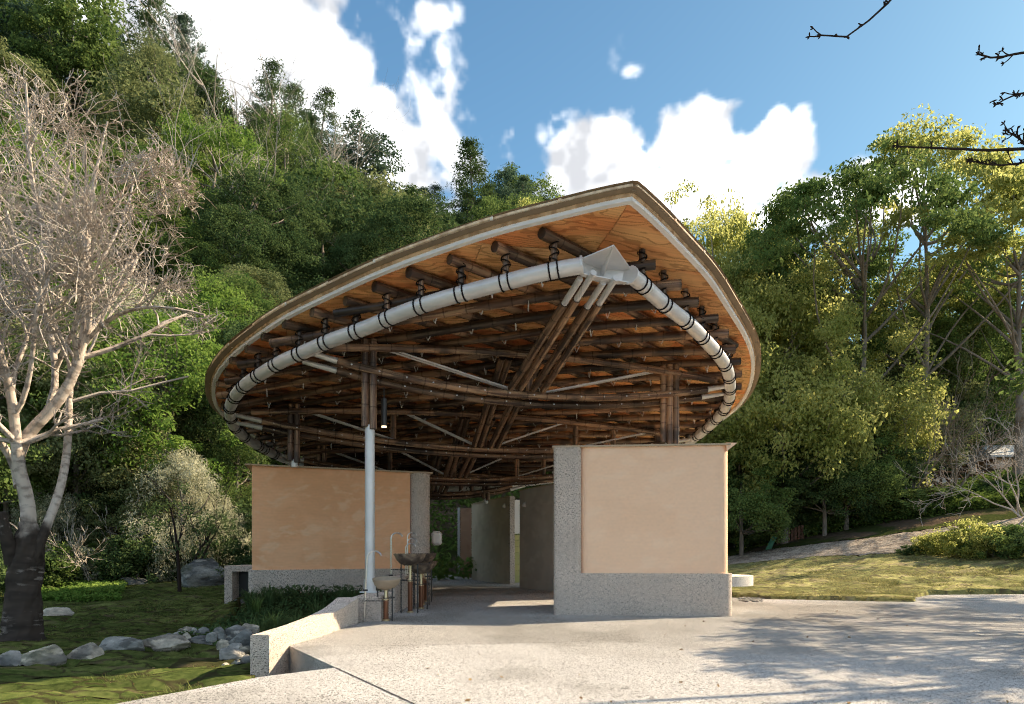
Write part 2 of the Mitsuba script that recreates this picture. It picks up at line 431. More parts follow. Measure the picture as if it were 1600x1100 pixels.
def patch(poly, step, h, amp=0.0, freq=2.0, seed=0):
    """a sheet over the polygon that follows the terrain, h above it"""
    from shapely import prepare
    x0, y0, x1, y1 = poly.bounds
    xs = np.arange(x0, x1 + step, step); ys = np.arange(y0, y1 + step, step)
    X, Y = np.meshgrid(xs, ys, indexing='ij')
    X = X + (meshkit.noise(np.stack([X * 3, Y * 3, 0 * X], -1), 5) - .5) * step * .6
    Y = Y + (meshkit.noise(np.stack([X * 3, Y * 3, 0 * X + 9], -1), 6) - .5) * step * .6
    ins = contains_xy(poly, X.ravel(), Y.ravel()).reshape(X.shape)
    # snap the vertices just outside onto the border
    near = ~ins & (np.pad(ins, 1)[2:, 1:-1] | np.pad(ins, 1)[:-2, 1:-1] | np.pad(ins, 1)[1:-1, 2:] | np.pad(ins, 1)[1:-1, :-2]
                   | np.pad(ins, 1)[2:, 2:] | np.pad(ins, 1)[:-2, :-2] | np.pad(ins, 1)[2:, :-2] | np.pad(ins, 1)[:-2, 2:])
    ring = poly.exterior
    for i, j in zip(*np.nonzero(near)):
        q = ring.interpolate(ring.project(Point(X[i, j], Y[i, j])))
        X[i, j], Y[i, j] = q.x, q.y
    ok = ins | near
    Z = terr0(X, Y) + (meshkit.fbm(np.stack([X * .8, Y * .8, 0 * X], -1), 2, seed=6) - .5) * .06 * ins + h
    edge = ins.astype(float)
    if amp:
        f = meshkit.fbm(np.stack([X * freq, Y * freq, 0 * X], -1), 4, seed)
        g = np.abs(meshkit.fbm(np.stack([X * freq * .9, Y * freq * 2.2, 0 * X + 3], -1), 3, seed + 1) - .5) * 2
        Z = Z + amp * (f - .4 + .9 * np.minimum(g * 3, .6)) * edge
    Z = np.where(near, Z - h - .11, Z)
    n = X.shape[1]
    I, J = np.meshgrid(np.arange(X.shape[0] - 1), np.arange(n - 1), indexing='ij')
    o = ok[:-1, :-1] & ok[1:, :-1] & ok[1:, 1:] & ok[:-1, 1:]
    k = (I * n + J)[o]
    return np.stack([X.ravel(), Y.ravel(), Z.ravel()], 1), np.vstack([np.stack([k, k + n, k + n + 1], 1), np.stack([k, k + n + 1, k + 1], 1)])


def lawn_fn(g0, g1, dirt, k):
    def fn(p, n, uv):
        a = fbm(p.x * 1.1, p.y * 1.1, 0., octaves=4); b = fbm(*P3(p, 24), octaves=4); e = fbm(p.x * 5, p.y * 9, 8., octaves=4)
        w = fbm(p.x * 3, p.y * 3, 4., octaves=4) - .5
        f, s2, wh = mikit.voronoi(p.x * k + w * 1.3, p.y * k * 1.5 + w * 1.1)
        col = mix(g0, g1, smoothstep(.25, .75, b * .55 + e * .45))
        col = col * mix(c3(.66, .70, .66), c3(1.25, 1.22, 1.15), smoothstep(.35, .65, a)) * (.82 + .36 * wh)
        crack = smoothstep(.02, .10 + .14 * e, s2 - f)
        col = mix(dirt * .38, col, crack * .8 + .2)
        return mix(col, dirt, smoothstep(.56, .68, a * .45 + e * .55) * .7)
    return fn


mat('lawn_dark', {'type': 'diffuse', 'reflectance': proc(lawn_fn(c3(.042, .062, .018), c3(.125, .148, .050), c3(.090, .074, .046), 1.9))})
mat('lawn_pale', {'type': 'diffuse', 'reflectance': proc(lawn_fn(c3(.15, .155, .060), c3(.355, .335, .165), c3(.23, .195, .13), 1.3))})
mat('gravel', {'type': 'diffuse', 'reflectance': proc(lambda p, n, uv: mix(c3(.17, .14, .115), c3(.42, .37, .31), smoothstep(.3, .7, .5 * noise(*P3(p, 22)) + .5 * fbm(*P3(p, 4), octaves=3))))})
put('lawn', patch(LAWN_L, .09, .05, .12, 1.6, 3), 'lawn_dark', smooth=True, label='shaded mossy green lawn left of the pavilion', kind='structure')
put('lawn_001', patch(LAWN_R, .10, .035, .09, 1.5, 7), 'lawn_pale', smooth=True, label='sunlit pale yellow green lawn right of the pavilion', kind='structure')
PATH = Polygon([(4.3, 27.4), (5.5, 27.05), (8, 25.55), (10.5, 23.55), (13, 21.55), (16.5, 20.55), (21, 19.8), (32, 21), (32, 26), (22, 24.6), (17, 24.8), (13, 26.0), (10, 28), (7, 30), (4.5, 30.2)])
put('gravel_path', patch(PATH, .25, .03, .03, 3, 4), 'gravel', smooth=True, label='brown gravel path climbing to the right', kind='structure')

# paving slab with thickness
SL = SLAB.intersection(sbox(-60, -6, 60, 60))
v, f = prism(SL, -0.45, 0.0)
put('pavement', (v, f), 'aggregate_floor', label='pale exposed aggregate pavement', kind='structure')
# the saw-cut joints in the slab: dark strips a few millimetres wide
for A, B in [(world(525, 1044, z=0), world(700, 1125, z=0)), (world(452, 1012, z=0), world(905, 1003, z=0))]:
    A, B = A[:2], B[:2]; d = (B - A) / np.linalg.norm(B - A); q = np.array([-d[1], d[0]]) * .006
    pv = np.array([[*(A - q), .004], [*(B - q), .004], [*(B + q), .004], [*(A + q), .004]])
    put(nm('pavement__joint'), (pv, np.array([[0, 1, 2], [0, 2, 3]])), 'black_metal')

# ------------------------------------------------------------------ bamboo pavilion roof
AX = np.array([-.29, .957]); AX /= np.linalg.norm(AX); TX = np.array([AX[1], -AX[0]]); TIP = np.array([1.16, 8.54])
RING_R = [(.16, .43), (.38, .78), (.71, 1.26), (1.06, 1.83), (1.44, 2.34), (1.81, 2.81), (2.26, 3.3), (2.83, 3.76), (3.5, 4.19), (4.14, 4.47), (4.89, 4.69), (5.77, 4.85), (6.55, 4.92),
          (7.3, 4.85), (8, 4.66), (8.8, 4.33), (9.6, 3.95), (10.4, 3.55), (11.1, 3.15), (12, 2.55), (12.8, 1.9), (13.4, 1.3), (13.8, .65), (14, 0)]
RING_L = [(.10, -.26), (.29, -.63), (.71, -1.26), (1.14, -1.85), (1.58, -2.34), (2.05, -2.77), (2.51, -3.24), (2.98, -3.65), (3.31, -3.93), (3.79, -4.24), (4.28, -4.52), (4.89, -4.75), (5.58, -4.90),
          (6.33, -4.93), (7.08, -4.85), (7.81, -4.64), (8.66, -4.32), (9.43, -3.96), (10.2, -3.55), (11.1, -3.1), (12, -2.5), (12.8, -1.85), (13.4, -1.25), (13.8, -.6), (14, 0)]
TRIM_R = [(-.54, .11), (-.25, .62), (.13, 1.21), (.61, 1.91), (1.21, 2.64), (1.84, 3.37), (2.5, 4.03), (3.19, 4.56), (4.03, 5.06), (4.86, 5.4), (5.8, 5.58), (6.8, 5.58), (8, 5.25), (9.5, 4.6), (11, 3.75), (12.5, 2.75), (13.6, 1.65), (14.3, .6), (14.5, 0)]
TRIM_L = [(-.54, .11), (-.34, -.28), (-.1, -.68), (.19, -1.15), (.49, -1.57), (.83, -1.99), (1.21, -2.43), (1.66, -2.89), (2.2, -3.38), (2.72, -3.83), (3.43, -4.31), (4.0, -4.64), (4.68, -4.95), (5.43, -5.18),
          (5.99, -5.27), (6.8, -5.3), (8, -5.08), (9.5, -4.5), (11, -3.7), (12.5, -2.72), (13.6, -1.65), (14.3, -.6), (14.5, 0)]


def zs(s): return 3.0 + 1.6 * np.clip(1 - np.asarray(s, float) / 14, 0, 9) ** 2


def wid(s):
    s = np.asarray(s, float)
    r = np.array(RING_R); l = np.array(RING_L)
    return np.interp(s, r[:, 0], r[:, 1], left=0.05), np.interp(s, l[:, 0], -l[:, 1], left=0.05)


def crown(s, t):
    wr, wl = wid(s); w = np.where(np.asarray(t) > 0, wr, wl)
    return .24 * np.clip(w / 4.5, 0, 1) * np.clip(1 - (np.asarray(t) / np.maximum(w, .05)) ** 2, 0, 1)


def R3(s, t, o=0.0, cr=True):
    s, t = np.broadcast_arrays(np.asarray(s, float), np.asarray(t, float))
    xy = TIP + s[..., None] * AX + t[..., None] * TX
    z = zs(s) + o + (crown(s, t) if cr else 0)
    return np.concatenate([xy, z[..., None]], -1)


def sub(*a): return 'bamboo_pavilion__' + '__'.join(a)


ringR, ringL = spline(RING_R, 160), spline(RING_L, 160)
trimR, trimL = spline(TRIM_R, 160), spline(TRIM_L, 160)
lab('bamboo_pavilion', 'leaf-shaped canopy of dark bamboo poles with orange plywood underside and grey steel rim', 'pavilion')

# --- steel ring beam
loop = np.vstack([ringR, ringL[::-1][1:]])
put_tube(sub('ring_beam'), tube(R3(loop[:, 0], loop[:, 1], 0, False), .102, 18), 'steel')
labels[sub('ring_beam')] = {'label': 'light grey steel tube ring beam under the eaves'}
# tip connector: plates joining the two tube ends
A, B = R3(*RING_L[0], 0, False), R3(*RING_R[0], 0, False)
tpt = R3(-.10, .02, .02, False)
up = np.array([0, 0, 1.0])


def plate(pts, th, nrm):
    p = np.asarray(pts, float); n = np.asarray(nrm, float); n = n / np.linalg.norm(n) * th / 2
    m = trimesh.convex.convex_hull(np.vstack([p + n, p - n])); return np.array(m.vertices), np.array(m.faces)


cn = np.cross(B - A, tpt - A); cn /= np.linalg.norm(cn); cn *= np.sign(cn[2])
bk = R3(.46, .10, -.02, False)
dA = R3(*RING_L[2], 0, False) - A; dA /= np.linalg.norm(dA)
dB = R3(*RING_R[2], 0, False) - B; dB /= np.linalg.norm(dB)
zt3, zb3 = np.array([0, 0, .085]), np.array([0, 0, -.095])
ax3 = np.array([*AX, 0.0])
tpt = R3(-.22, .02, .0, False)
Ab, Bb = A + ax3 * .07, B + ax3 * .07
mid = (Ab + Bb) / 2 + ax3 * .10
m = [plate([A + zt3 * 1.1, tpt + zt3, B + zt3 * 1.1, Bb + zt3, mid + zt3, Ab + zt3], .012, up),
     plate([Ab + zt3, mid + zt3, mid + zb3, Ab + zb3], .012, np.cross(mid - Ab, up)),
     plate([Bb + zt3, mid + zt3, mid + zb3, Bb + zb3], .012, np.cross(mid - Bb, up)),
     plate([tpt + zt3, mid + zt3, mid + zb3], .012, np.cross(mid - tpt, up)),
     plate([A + zb3, Ab + zb3, mid + zb3, Bb + zb3, B + zb3, (A + B) / 2 + zb3 + ax3 * .04], .012, up)]
for p0, d in ((A, dA), (B, dB)):
    c = tube([p0 - d * .012, p0 + d * .012], .122, 20); m.append((c[0], c[1]))
put(sub('tip_connector'), tri(m), 'steel')
labels[sub('tip_connector')] = {'label': 'welded grey steel plate joint at the pointed tip of the rim'}

# --- soffit of plywood panels, white trim, fascia and edge tiles
OUT = Polygon(np.vstack([trimR, trimL[::-1][1:]])).buffer(0)
SOF = .47
k = 0
rs = random.Random(4)
from shapely import affinity, prepare
import mapbox_earcut as earcut


def earc(poly):
    r = np.array(poly.exterior.coords)[:-1]
    i = earcut.triangulate_float64(r, np.array([len(r)], dtype=np.uint32)) if hasattr(earcut, 'triangulate_float64') else None
    return r, np.array(i).reshape(-1, 3)


def soffit_piece(poly, o):
    lst = []
    s0, t0, s1, t1 = poly.bounds
    for a in np.arange(math.floor(s0 / .3) * .3, s1, .3):
        for b in np.arange(math.floor(t0 / .6) * .6, t1, .6):
            g = poly.intersection(sbox(a, b, a + .3, b + .6))
            for q in getattr(g, 'geoms', [g]):
                if q.geom_type == 'Polygon' and q.area > 1e-5:
                    r, i = earc(q)
                    lst.append((r, i))
    v, f = tri(lst)
    return v, f


row = 0
for a in np.arange(-.6, 14.6, 1.22):
    off = .9 if row % 2 else 0.0
    for b in np.arange(-7.2 + off, 7.3, 2.44):
        g = OUT.intersection(sbox(a + .004, b + .004, a + 1.216, b + 2.436))
        for q in getattr(g, 'geoms', [g]):
            if q.geom_type != 'Polygon' or q.area < .002: continue
            st, f = soffit_piece(q, 0)
            v = R3(st[:, 0], st[:, 1], SOF)
            top = v + [0, 0, .018]
            n = len(v)
            f2 = np.vstack([f, f[:, ::-1] + n])
            uvs = np.stack([st[:, 1] + k * 1.7, st[:, 0] + k * 3.1], 1)
            put(nm(sub('soffit_panel')), (np.vstack([v, top]), f2), f'plywood_{rs.choice([0, 0, 1, 1, 2, 3])}', smooth=True, uv=np.vstack([uvs, uvs]))
            k += 1
    row += 1
# deck / roof cover above
st, f = soffit_piece(OUT.buffer(.10), 0)
v = R3(st[:, 0], st[:, 1], SOF + .098)
lo = R3(st[:, 0], st[:, 1], SOF + .03)
put(sub('roof_cover'), tri([(v, f), (lo, f)]), 'roof_top')


def edge_frame(c):
    """positions and outward directions (in s, t) along a border curve"""
    d = np.gradient(c, axis=0); d /= np.linalg.norm(d, axis=1, keepdims=True)
    return d


def border(c, side):
    d = edge_frame(c)
    o = np.stack([d[:, 1], -d[:, 0]], 1) * (-1 if side == 'R' else 1)
    return c, o


def swept(c, o, profile, i0, i1):
    """profile: list of (outward, up) in metres, swept from sample i0 to i1"""
    idx = np.arange(i0, i1 + 1)
    rows = []
    for (a, u) in profile:
        q = c[idx] + o[idx] * a
        rows.append(R3(q[:, 0], q[:, 1], SOF + u, False))
    V = np.stack(rows, 1); n, m = V.shape[:2]
    I, J = np.meshgrid(np.arange(n - 1), np.arange(m), indexing='ij'); J2 = (J + 1) % m
    a, b, c2, d2 = (I * m + J).ravel(), ((I + 1) * m + J).ravel(), ((I + 1) * m + J2).ravel(), (I * m + J2).ravel()
    f = np.vstack([np.stack([a, b, c2], 1), np.stack([a, c2, d2], 1)])
    # caps
    caps = [np.array([[0, j, j + 1] for j in range(1, m - 1)]), np.array([[0, j + 1, j] for j in range(1, m - 1)]) + (n - 1) * m]
    L = np.concatenate([[0], np.cumsum(np.linalg.norm(np.diff(V[:, 0], axis=0), axis=1))])
    pu = np.concatenate([[0], np.cumsum([math.dist(profile[j], profile[j - 1]) for j in range(1, m)])])
    uv = np.stack([np.repeat(L, m), np.tile(pu, n)], 1)
    return V.reshape(-1, 3), np.vstack([f, *caps]), uv


bc = {}
for side, c in (('R', spline(TRIM_R, 320)), ('L', spline(TRIM_L, 320))):
    c, o = border(c, side)
    bc[side] = (c, o)
    n = len(c) - 1
    v, f, uv = swept(c, o, [(-.075, -.004), (-.075, -.050), (-.012, -.050), (-.012, .045), (-.03, .045), (-.03, -.004)], 0, n)
    put(nm(sub('gutter_trim')), (v, f), 'white_paint', smooth=30)
    v, f, uv = swept(c, o, [(-.030, -.003), (.006, -.003), (.006, .055), (-.030, .055)], 0, n)
    put(nm(sub('fascia_board')), (v, f), 'fascia_wood', smooth=False, uv=uv)
    # edge tiles: pieces of split bamboo rounding over the eave
    step = 14
    for q, i0 in enumerate(range(0, n, step)):
        i1 = min(i0 + step, n)
        if i1 - i0 < 3: continue
        jit = rs.uniform(-.009, .009)
        prof = [(.0, .050), (.03, .040), (.062, .045), (.082, .060), (.087, .080), (.070, .100), (.03, .110), (-.05, .114)]
        v, f, uv = swept(c, o, [(a + jit, u + jit) for a, u in prof], i0, i1)
        put(nm(sub('eave_tile')), (v, f), 'bamboo_tile', smooth=False, uv=uv + [q * 1.37 + (9 if side == 'L' else 0), 0])
        if q % 1 == 0 and 1 <= q:
            p1 = [(.0, .042), (.03, .031), (.065, .037), (.088, .056), (.094, .082), (.076, .107)]
            # clip: a narrow pale strap under the joint
            idx = np.array([i0])
            pts = np.stack([R3(*(c[i0] + o[i0] * a), SOF + u, False) for a, u in p1])
            tdir = R3(*c[min(i0 + 1, n)], 0, False) - R3(*c[max(i0 - 1, 0)], 0, False); tdir /= np.linalg.norm(tdir)
            wv = .020
            V = np.vstack([pts - tdir * wv, pts + tdir * wv]); m = len(pts)
            ff = np.array([[i, i + 1, m + i + 1] for i in range(m - 1)] + [[i, m + i + 1, m + i] for i in range(m - 1)])
            put(nm(sub('eave_clip')), (V, ff), 'white_clip' if q % 2 == 0 else 'bamboo_tile')
mat('white_clip', {'type': 'diffuse', 'reflectance': {'type': 'rgb', 'value': [.80, .75, .66]}})
# ridge cap at the tip
p = R3(-.62, .10, SOF + .27, False)
rc = [tube([R3(-.58, .11, SOF + .085, False), R3(.6, .1, SOF + .17, False)], [.07, .07], 10)]
put_tube(sub('ridge_cap'), tubes(rc), 'roof_top')

# --- bamboo lattice
ANG = math.radians(26)
dU, dL = np.array([math.sin(ANG), math.cos(ANG)]), np.array([math.sin(ANG), -math.cos(ANG)])   # (s, t) directions; dL runs from right to left
RING = Polygon(np.vstack([[(-.02, .05)], ringR, ringL[::-1]])).buffer(0)
IN = RING.buffer(.17)


def clip_len(start, d):
    """distance along d from start to the far rim"""
    from shapely.geometry import LineString
    g = IN.intersection(LineString([start, start + d * 30]))
    if g.is_empty: return 0
    if g.geom_type != 'LineString': g = max(g.geoms, key=lambda q: q.length)
    return np.linalg.norm(np.array(g.coords[-1]) - start)


def rim_points(curve, first, spacing, outset):
    """points along a rim curve at even spacing in the s coordinate's arc, pushed outward"""
    L = np.concatenate([[0], np.cumsum(np.linalg.norm(np.diff(curve, axis=0), axis=1))])
    d = np.arange(first, L[-1] - .3, spacing)
    return np.stack([np.interp(d, L, curve[:, 0]), np.interp(d, L, curve[:, 1])], 1)


# pole spacing measured across the pole direction stays even: rim starts chosen by their offset
nU, nL = np.array([math.cos(ANG), -math.sin(ANG)]), np.array([math.cos(ANG), math.sin(ANG)])


def starts(curve, nrm, first, gap):
    o = curve @ nrm
    out = []
    want = first
    for i in range(1, len(curve)):
        while o[i - 1] <= want <= o[i] or (o[i] < o[i - 1] and False):
            w = (want - o[i - 1]) / (o[i] - o[i - 1] + 1e-12)
            out.append(curve[i - 1] * (1 - w) + curve[i] * w); want += gap
    return out


hang = []
gapo = .545
sU = starts(ringL, nU, float(np.array([.25, -.60]) @ nU), gapo)
sL = starts(ringR, nL, float(np.array([.32, .68]) @ nL), gapo)
crossings = []
polesU, polesL = [], []
for which, st_, d, o_z, store in (('U', sU, dU, .382, polesU), ('L', sL, dL, .236, polesL)):
    for q in st_:
        q = np.array(q)
        beg = q - d * (.20 + rs.uniform(-.03, .05))
        ln = clip_len(q, d)
        if ln < .5: continue
        end = q + d * (ln + rs.uniform(-.1, .05))
        tt = np.linspace(0, 1, max(6, int(np.linalg.norm(end - beg) / .5)))
        st2 = beg[None] * (1 - tt[:, None]) + end[None] * tt[:, None]
        pts = R3(st2[:, 0], st2[:, 1], o_z)
        wob = (meshkit.noise(pts * .9, seed=int(q[0] * 10)) - .5) * .035
        pts[:, 2] += wob * (o_z < .3)
        r0 = rs.uniform(.066, .078)
        store.append((q, d, ln))
        put_tube(nm(sub('upper_pole' if which == 'U' else 'lower_pole')), tube(pts, np.linspace(r0, r0 * .86, len(pts)), 9), rs.choice(['bamboo_dark', 'bamboo_warm', 'bamboo_warm', 'bamboo_black']))
        hang.append((q, which))
        # the far end rests on the opposite rim too
for (p1, d1, l1) in polesU:
    for (p2, d2, l2) in polesL:
        M = np.array([d1, -d2]).T
        a, b = np.linalg.solve(M, p2 - p1)
        if -.1 < a < l1 and -.1 < b < l2: crossings.append(p1 + d1 * a)
# wire ties: a bent steel pin hanging at each crossing
rn = np.random.default_rng(3)
lst = []
for c in crossings:
    if c[0] > 9.5 and rn.random() < .5: continue
    p = R3(c[0], c[1], .245 - .07); a = rn.uniform(0, 6.28); s1 = rn.uniform(.05, .12)
    e = np.array([math.cos(a), math.sin(a), 0])
    lst.append(tube([p + e * .05 + [0, 0, .06], p + e * .045, p - [0, 0, s1], p - e * .035 + [0, 0, rn.uniform(-.02, .05)]], .008, 4))
put_tube(sub('wire_tie'), tubes(lst), 'white_paint', label='many small bent steel wire pins hanging from the pole crossings', kind='stuff')

# --- hangers with black lashing


def lashing(q, along):
    zt, zb = .43, .09
    lst = []
    base, top = R3(q[0], q[1], zb, False), R3(q[0], q[1], zt, False)
    for sgn in (1, -1):
        th = np.linspace(0, 2.5 * 2 * np.pi, 26) * sgn
        h = np.linspace(0, 1, 26)[:, None]
        pts = base * (1 - h) + top * h
        pts = pts + np.stack([np.cos(th) * .062, np.sin(th) * .062, 0 * th], 1)
        lst.append(tube(pts, .0085, 4, cap=False))
    c = R3(q[0], q[1], 0, False)
    for off in (-.055, .055):
        cc = c + along * off
        x = np.cross(along, [0, 0, 1.0]); x /= np.linalg.norm(x); y = np.cross(along, x)
        th = np.linspace(0, 2 * np.pi, 25)
        pts = cc + (np.cos(th)[:, None] * x + np.sin(th)[:, None] * y) * .108
        lst.append(tube(pts, .0105, 5, cap=False))
    return tubes(lst)


def rim_dir(q):
    i = np.argmin(np.linalg.norm(loop - q, axis=1)); i = min(max(i, 1), len(loop) - 2)
    a, b = R3(*loop[i - 1], 0, False), R3(*loop[i + 1], 0, False)
    return (b - a) / np.linalg.norm(b - a)


# both families also end at the rear rim: hangers there
for (q, d, ln) in polesU + polesL:
    e = q + d * (ln - .17)
    if all(np.linalg.norm(e - h[0]) > .28 for h in hang): hang.append((e, 'E'))
for q, which in hang:
    al = rim_dir(q)
    p0, p1 = R3(q[0], q[1], .08, False), R3(q[0], q[1], .46, False)
    hk = put_tube(nm(sub('hanger_post')), tube([p0, p1], .043, 8), rs.choice(['bamboo_dark', 'bamboo_black', 'bamboo_warm']))
    put_tube(hk + '__lashing', lashing(q, al), 'black_rope')

# --- trusses on columns
TR = [(3.0, -2.62, 2.62), (6.0, -3.78, 4.10), (9.0, -3.2, 3.3), (11.6, -2.0, 1.5)]


def pole2(fn, t0, t1, r, n=18, **kw):
    t = np.linspace(t0, t1, n)
    return tube(np.array([fn(x) for x in t]), r, 10, **kw)


for ti, (s, cl, cr_) in enumerate(TR):
    wr, wl = [float(x) for x in wid(s)]
    sag = .44

    def bot(t, ds=0.0, dz=0.0):
        w = wr if t > 0 else wl
        z = zs(s) - .02 - sag * (1 - (abs(t) / w) ** 2) + dz
        return np.array([*(TIP + (s + ds) * AX + t * TX), z])
    for j, (ds, dz) in enumerate([(-.10, .05), (.10, -.045)]):
        # bamboo chord in two lengths with steel sockets at the rim
        ck = put_tube(nm(sub('bottom_chord')), pole2(lambda t: bot(t, ds, dz), -wl + .55, wr - .55, .062, 24), ['bamboo_warm', 'bamboo_dark'][j])
        for sg, w in ((-1, wl), (1, wr)):
            put_tube(nm(ck + '__socket'), tube([bot(sg * (w - .05), ds * 1.4, dz), bot(sg * (w - .60), ds, dz)], [.036, .05], 10), 'steel')
        put_tube(nm(sub('top_chord')), pole2(lambda t: R3(s + ds * .9, t, .11 + (.02 if j else -.06)), -wl + .35, wr - .35, .060, 18), ['bamboo_warm', 'bamboo_black'][j])
    # bolts and black bands on the bottom chord
    lst = []
    for t in np.arange(-wl + .8, wr - .7, .42):
        for ds, dz in ((-.10, .05), (.10, -.045)):
            p = bot(t, ds, dz); lst.append(tube([p + [-.02, -.066, .0], p + [-.02, -.078, 0]], .013, 6))
    put_tube(nm(sub('chord_bolts')), tubes(lst), 'steel', kind='stuff')
    # columns
    for sg, tc in ((-1, cl), (1, cr_)):
        top = R3(s, tc, .20); bz = float(zs(s)) - 1.06
        foot = 2.62
        if ti == 0 and sg < 0: foot = .36
        if ti == 3: foot = 2.4
        lowb = max(bz, foot + (.12 if foot > 2 else 0)) if not (ti == 0 and sg < 0) else 2.93
        for q, (dx, dy) in enumerate([(-.062, -.05), (.062, -.05), (0, .07)] if (ti, sg) != (0, 1) else [(-.11, -.05), (.0, -.07), (.11, -.05)]):
            b0 = np.array([top[0] + dx, top[1] + dy, lowb - (.04 * q)]); b1 = np.array([top[0] + dx, top[1] + dy, top[2]])
            put_tube(nm(sub('column_pole')), tube([b0, b0 * .5 + b1 * .5, b1], .058, 10), ['bamboo_warm', 'bamboo_warm', 'bamboo_dark'][q])
        pk = put_tube(nm(sub('column_pipe')), tube([[top[0], top[1], foot], [top[0], top[1], lowb + .03]], .076 if ti == 0 else .065, 18), 'steel')
        if ti == 0 and sg < 0:
            bp_ = [bx([top[0] - .13, top[1] - .13, foot - .004], [top[0] + .13, top[1] + .13, foot + .016])]
            c = tube([[top[0], top[1], foot + .01], [top[0], top[1], foot + .2]], .095, 18); bp_.append((c[0], c[1]))
            put(pk + '__base_plate', tri(bp_), 'steel')
            COL1 = top
    # posts
    for tp in ((0.0,) if ti == 0 else (cl * .5, 0.0, cr_ * .5, cr_ * .72)):
        b = bot(tp); tt = R3(s, tp, .15)
        if ti == 0: b = b + [0, 0, .05]
        put_tube(nm(sub('king_post')), tube([b, tt], .06, 10), 'bamboo_warm')
    # steel diagonals (pairs of flats)
    segs = [((s, cl, .12), 0.0 - .12), ((s, cr_, .12), .12)] if ti == 0 else [((s, cl, .12), cl * .5 + .05), ((s, cl * .5, .12), -.1), ((s, cr_, .12), cr_ * .5 - .05), ((s, cr_ * .5, .12), .1)]
    for (a, tb) in segs:
        for off in (-.045, .045):
            p0 = R3(a[0] + off, a[1] + (.1 if tb > a[1] else -.1), a[2]); p1 = bot(tb, off, .10)
            put_tube(nm(sub('steel_diagonal')), tube([p0, p1], .0165, 8), 'steel')
    # longitudinal bamboo struts to the next truss / the tip
    if ti == 0:
        for (q0, tb) in (((.20, -.25), -.36), ((.05, -.13), -.20), ((.22, .08), .02), ((.10, .20), .20)):
            p0 = R3(q0[0], q0[1], -.10, False); p1 = bot(tb, -.12, .14)
            q = p0 + (p1 - p0) * .20
            sk = put_tube(nm(sub('tip_strut')), tube([p0 + (p1 - p0) * .185, p0 * .4 + p1 * .6, p1], .056, 10), rs.choice(['bamboo_warm', 'bamboo_dark']))
            put_tube(sk + '__socket', tube([p0, q], .043, 12), 'steel')
    else:
        sp = TR[ti - 1][0]
        for tb, t1_ in ((-.55, -.25), (-.40, -.12), (.1, .1), (.28, .25)):
            p0 = R3(sp + .1, tb * .8, .06); p1 = bot(t1_, -.12, .1)
            put_tube(nm(sub('long_strut')), tube([p0, p0 * .5 + p1 * .5, p1], .06, 9), 'bamboo_dark')

# ------------------------------------------------------------------ walls


def rounded(poly, r): return poly.buffer(-r).buffer(r, quad_segs=8)


def quad_xy(p0, p1, depth, r=.0):
    """rectangle in plan: front edge from p0 to p1, going back by depth"""
    p0, p1 = np.asarray(p0, float), np.asarray(p1, float)
    d = (p1 - p0) / np.linalg.norm(p1 - p0); n = np.array([-d[1], d[0]])
    pl = Polygon([p0, p1, p1 + n * depth, p0 + n * depth])
    return rounded(pl, r) if r else pl


def along(p0, p1, a, b, front, back):
    """sub-rectangle of the line p0-p1: from a to b metres along, from 'front' to 'back' metres behind the front line"""
    p0, p1 = np.asarray(p0, float), np.asarray(p1, float)
    d = (p1 - p0) / np.linalg.norm(p1 - p0); n = np.array([-d[1], d[0]])
    return Polygon([p0 + d * a + n * front, p0 + d * b + n * front, p0 + d * b + n * back, p0 + d * a + n * back])


def along2(p0, p1, a, b, front, back, dv=(-.262, 1.0)):
    p0, p1, dv = np.asarray(p0, float), np.asarray(p1, float), np.asarray(dv)
    d = (p1 - p0) / np.linalg.norm(p1 - p0)
    return Polygon([p0 + d * a + dv * front, p0 + d * b + dv * front, p0 + d * b + dv * back, p0 + d * a + dv * back])


WT = 2.62
# right block, nearest the camera
p0, p1 = world(865, 961, z=0)[:2], world(1147, 963.5, z=0)[:2]
Lr = np.linalg.norm(p1 - p0)
k1 = 'restroom_wall'
lab(k1, 'pale peach plaster wall block with grey pebbled plinth nearest the camera, right of the passage', 'wall')
put(k1 + '__plinth', prism(rounded(along(p0, p1, .06, Lr, 0, 2.1), .16), 0, .655), 'aggregate_wall', smooth=35)
put(k1 + '__pillar', prism(rounded(along(p0, p1, 0, .43, .0, 2.1), .06), 0, WT), 'aggregate_wall', smooth=35)
put(k1 + '__plaster_panel', prism(rounded(along(p0, p1, .40, Lr - .06, .035, 2.05), .15), .64, WT), 'plaster_pale', smooth=35)
put(k1 + '__cap', prism(along(p0, p1, -.02, Lr - .05, -.015, 2.1).buffer(.0), WT, WT + .025), 'cap_concrete')
# flared lip of the cap at the right end
d = (p1 - p0) / Lr
lip = trimesh.convex.convex_hull(np.vstack([[[*(np.array(p0) + d * (Lr - .10) + np.array([-d[1], d[0]]) * y), WT - .09] for y in (.02, 2.0)], [[*(np.array(p0) + d * (Lr + .05) + np.array([-d[1], d[0]]) * y), WT + .03] for y in (0, 2.0)],
                                       [[*(np.array(p0) + d * (Lr - .12) + np.array([-d[1], d[0]]) * y), WT + .035] for y in (0, 2.0)]]))
put(k1 + '__cap_lip', (np.array(lip.vertices), np.array(lip.faces)), 'plaster_pale')

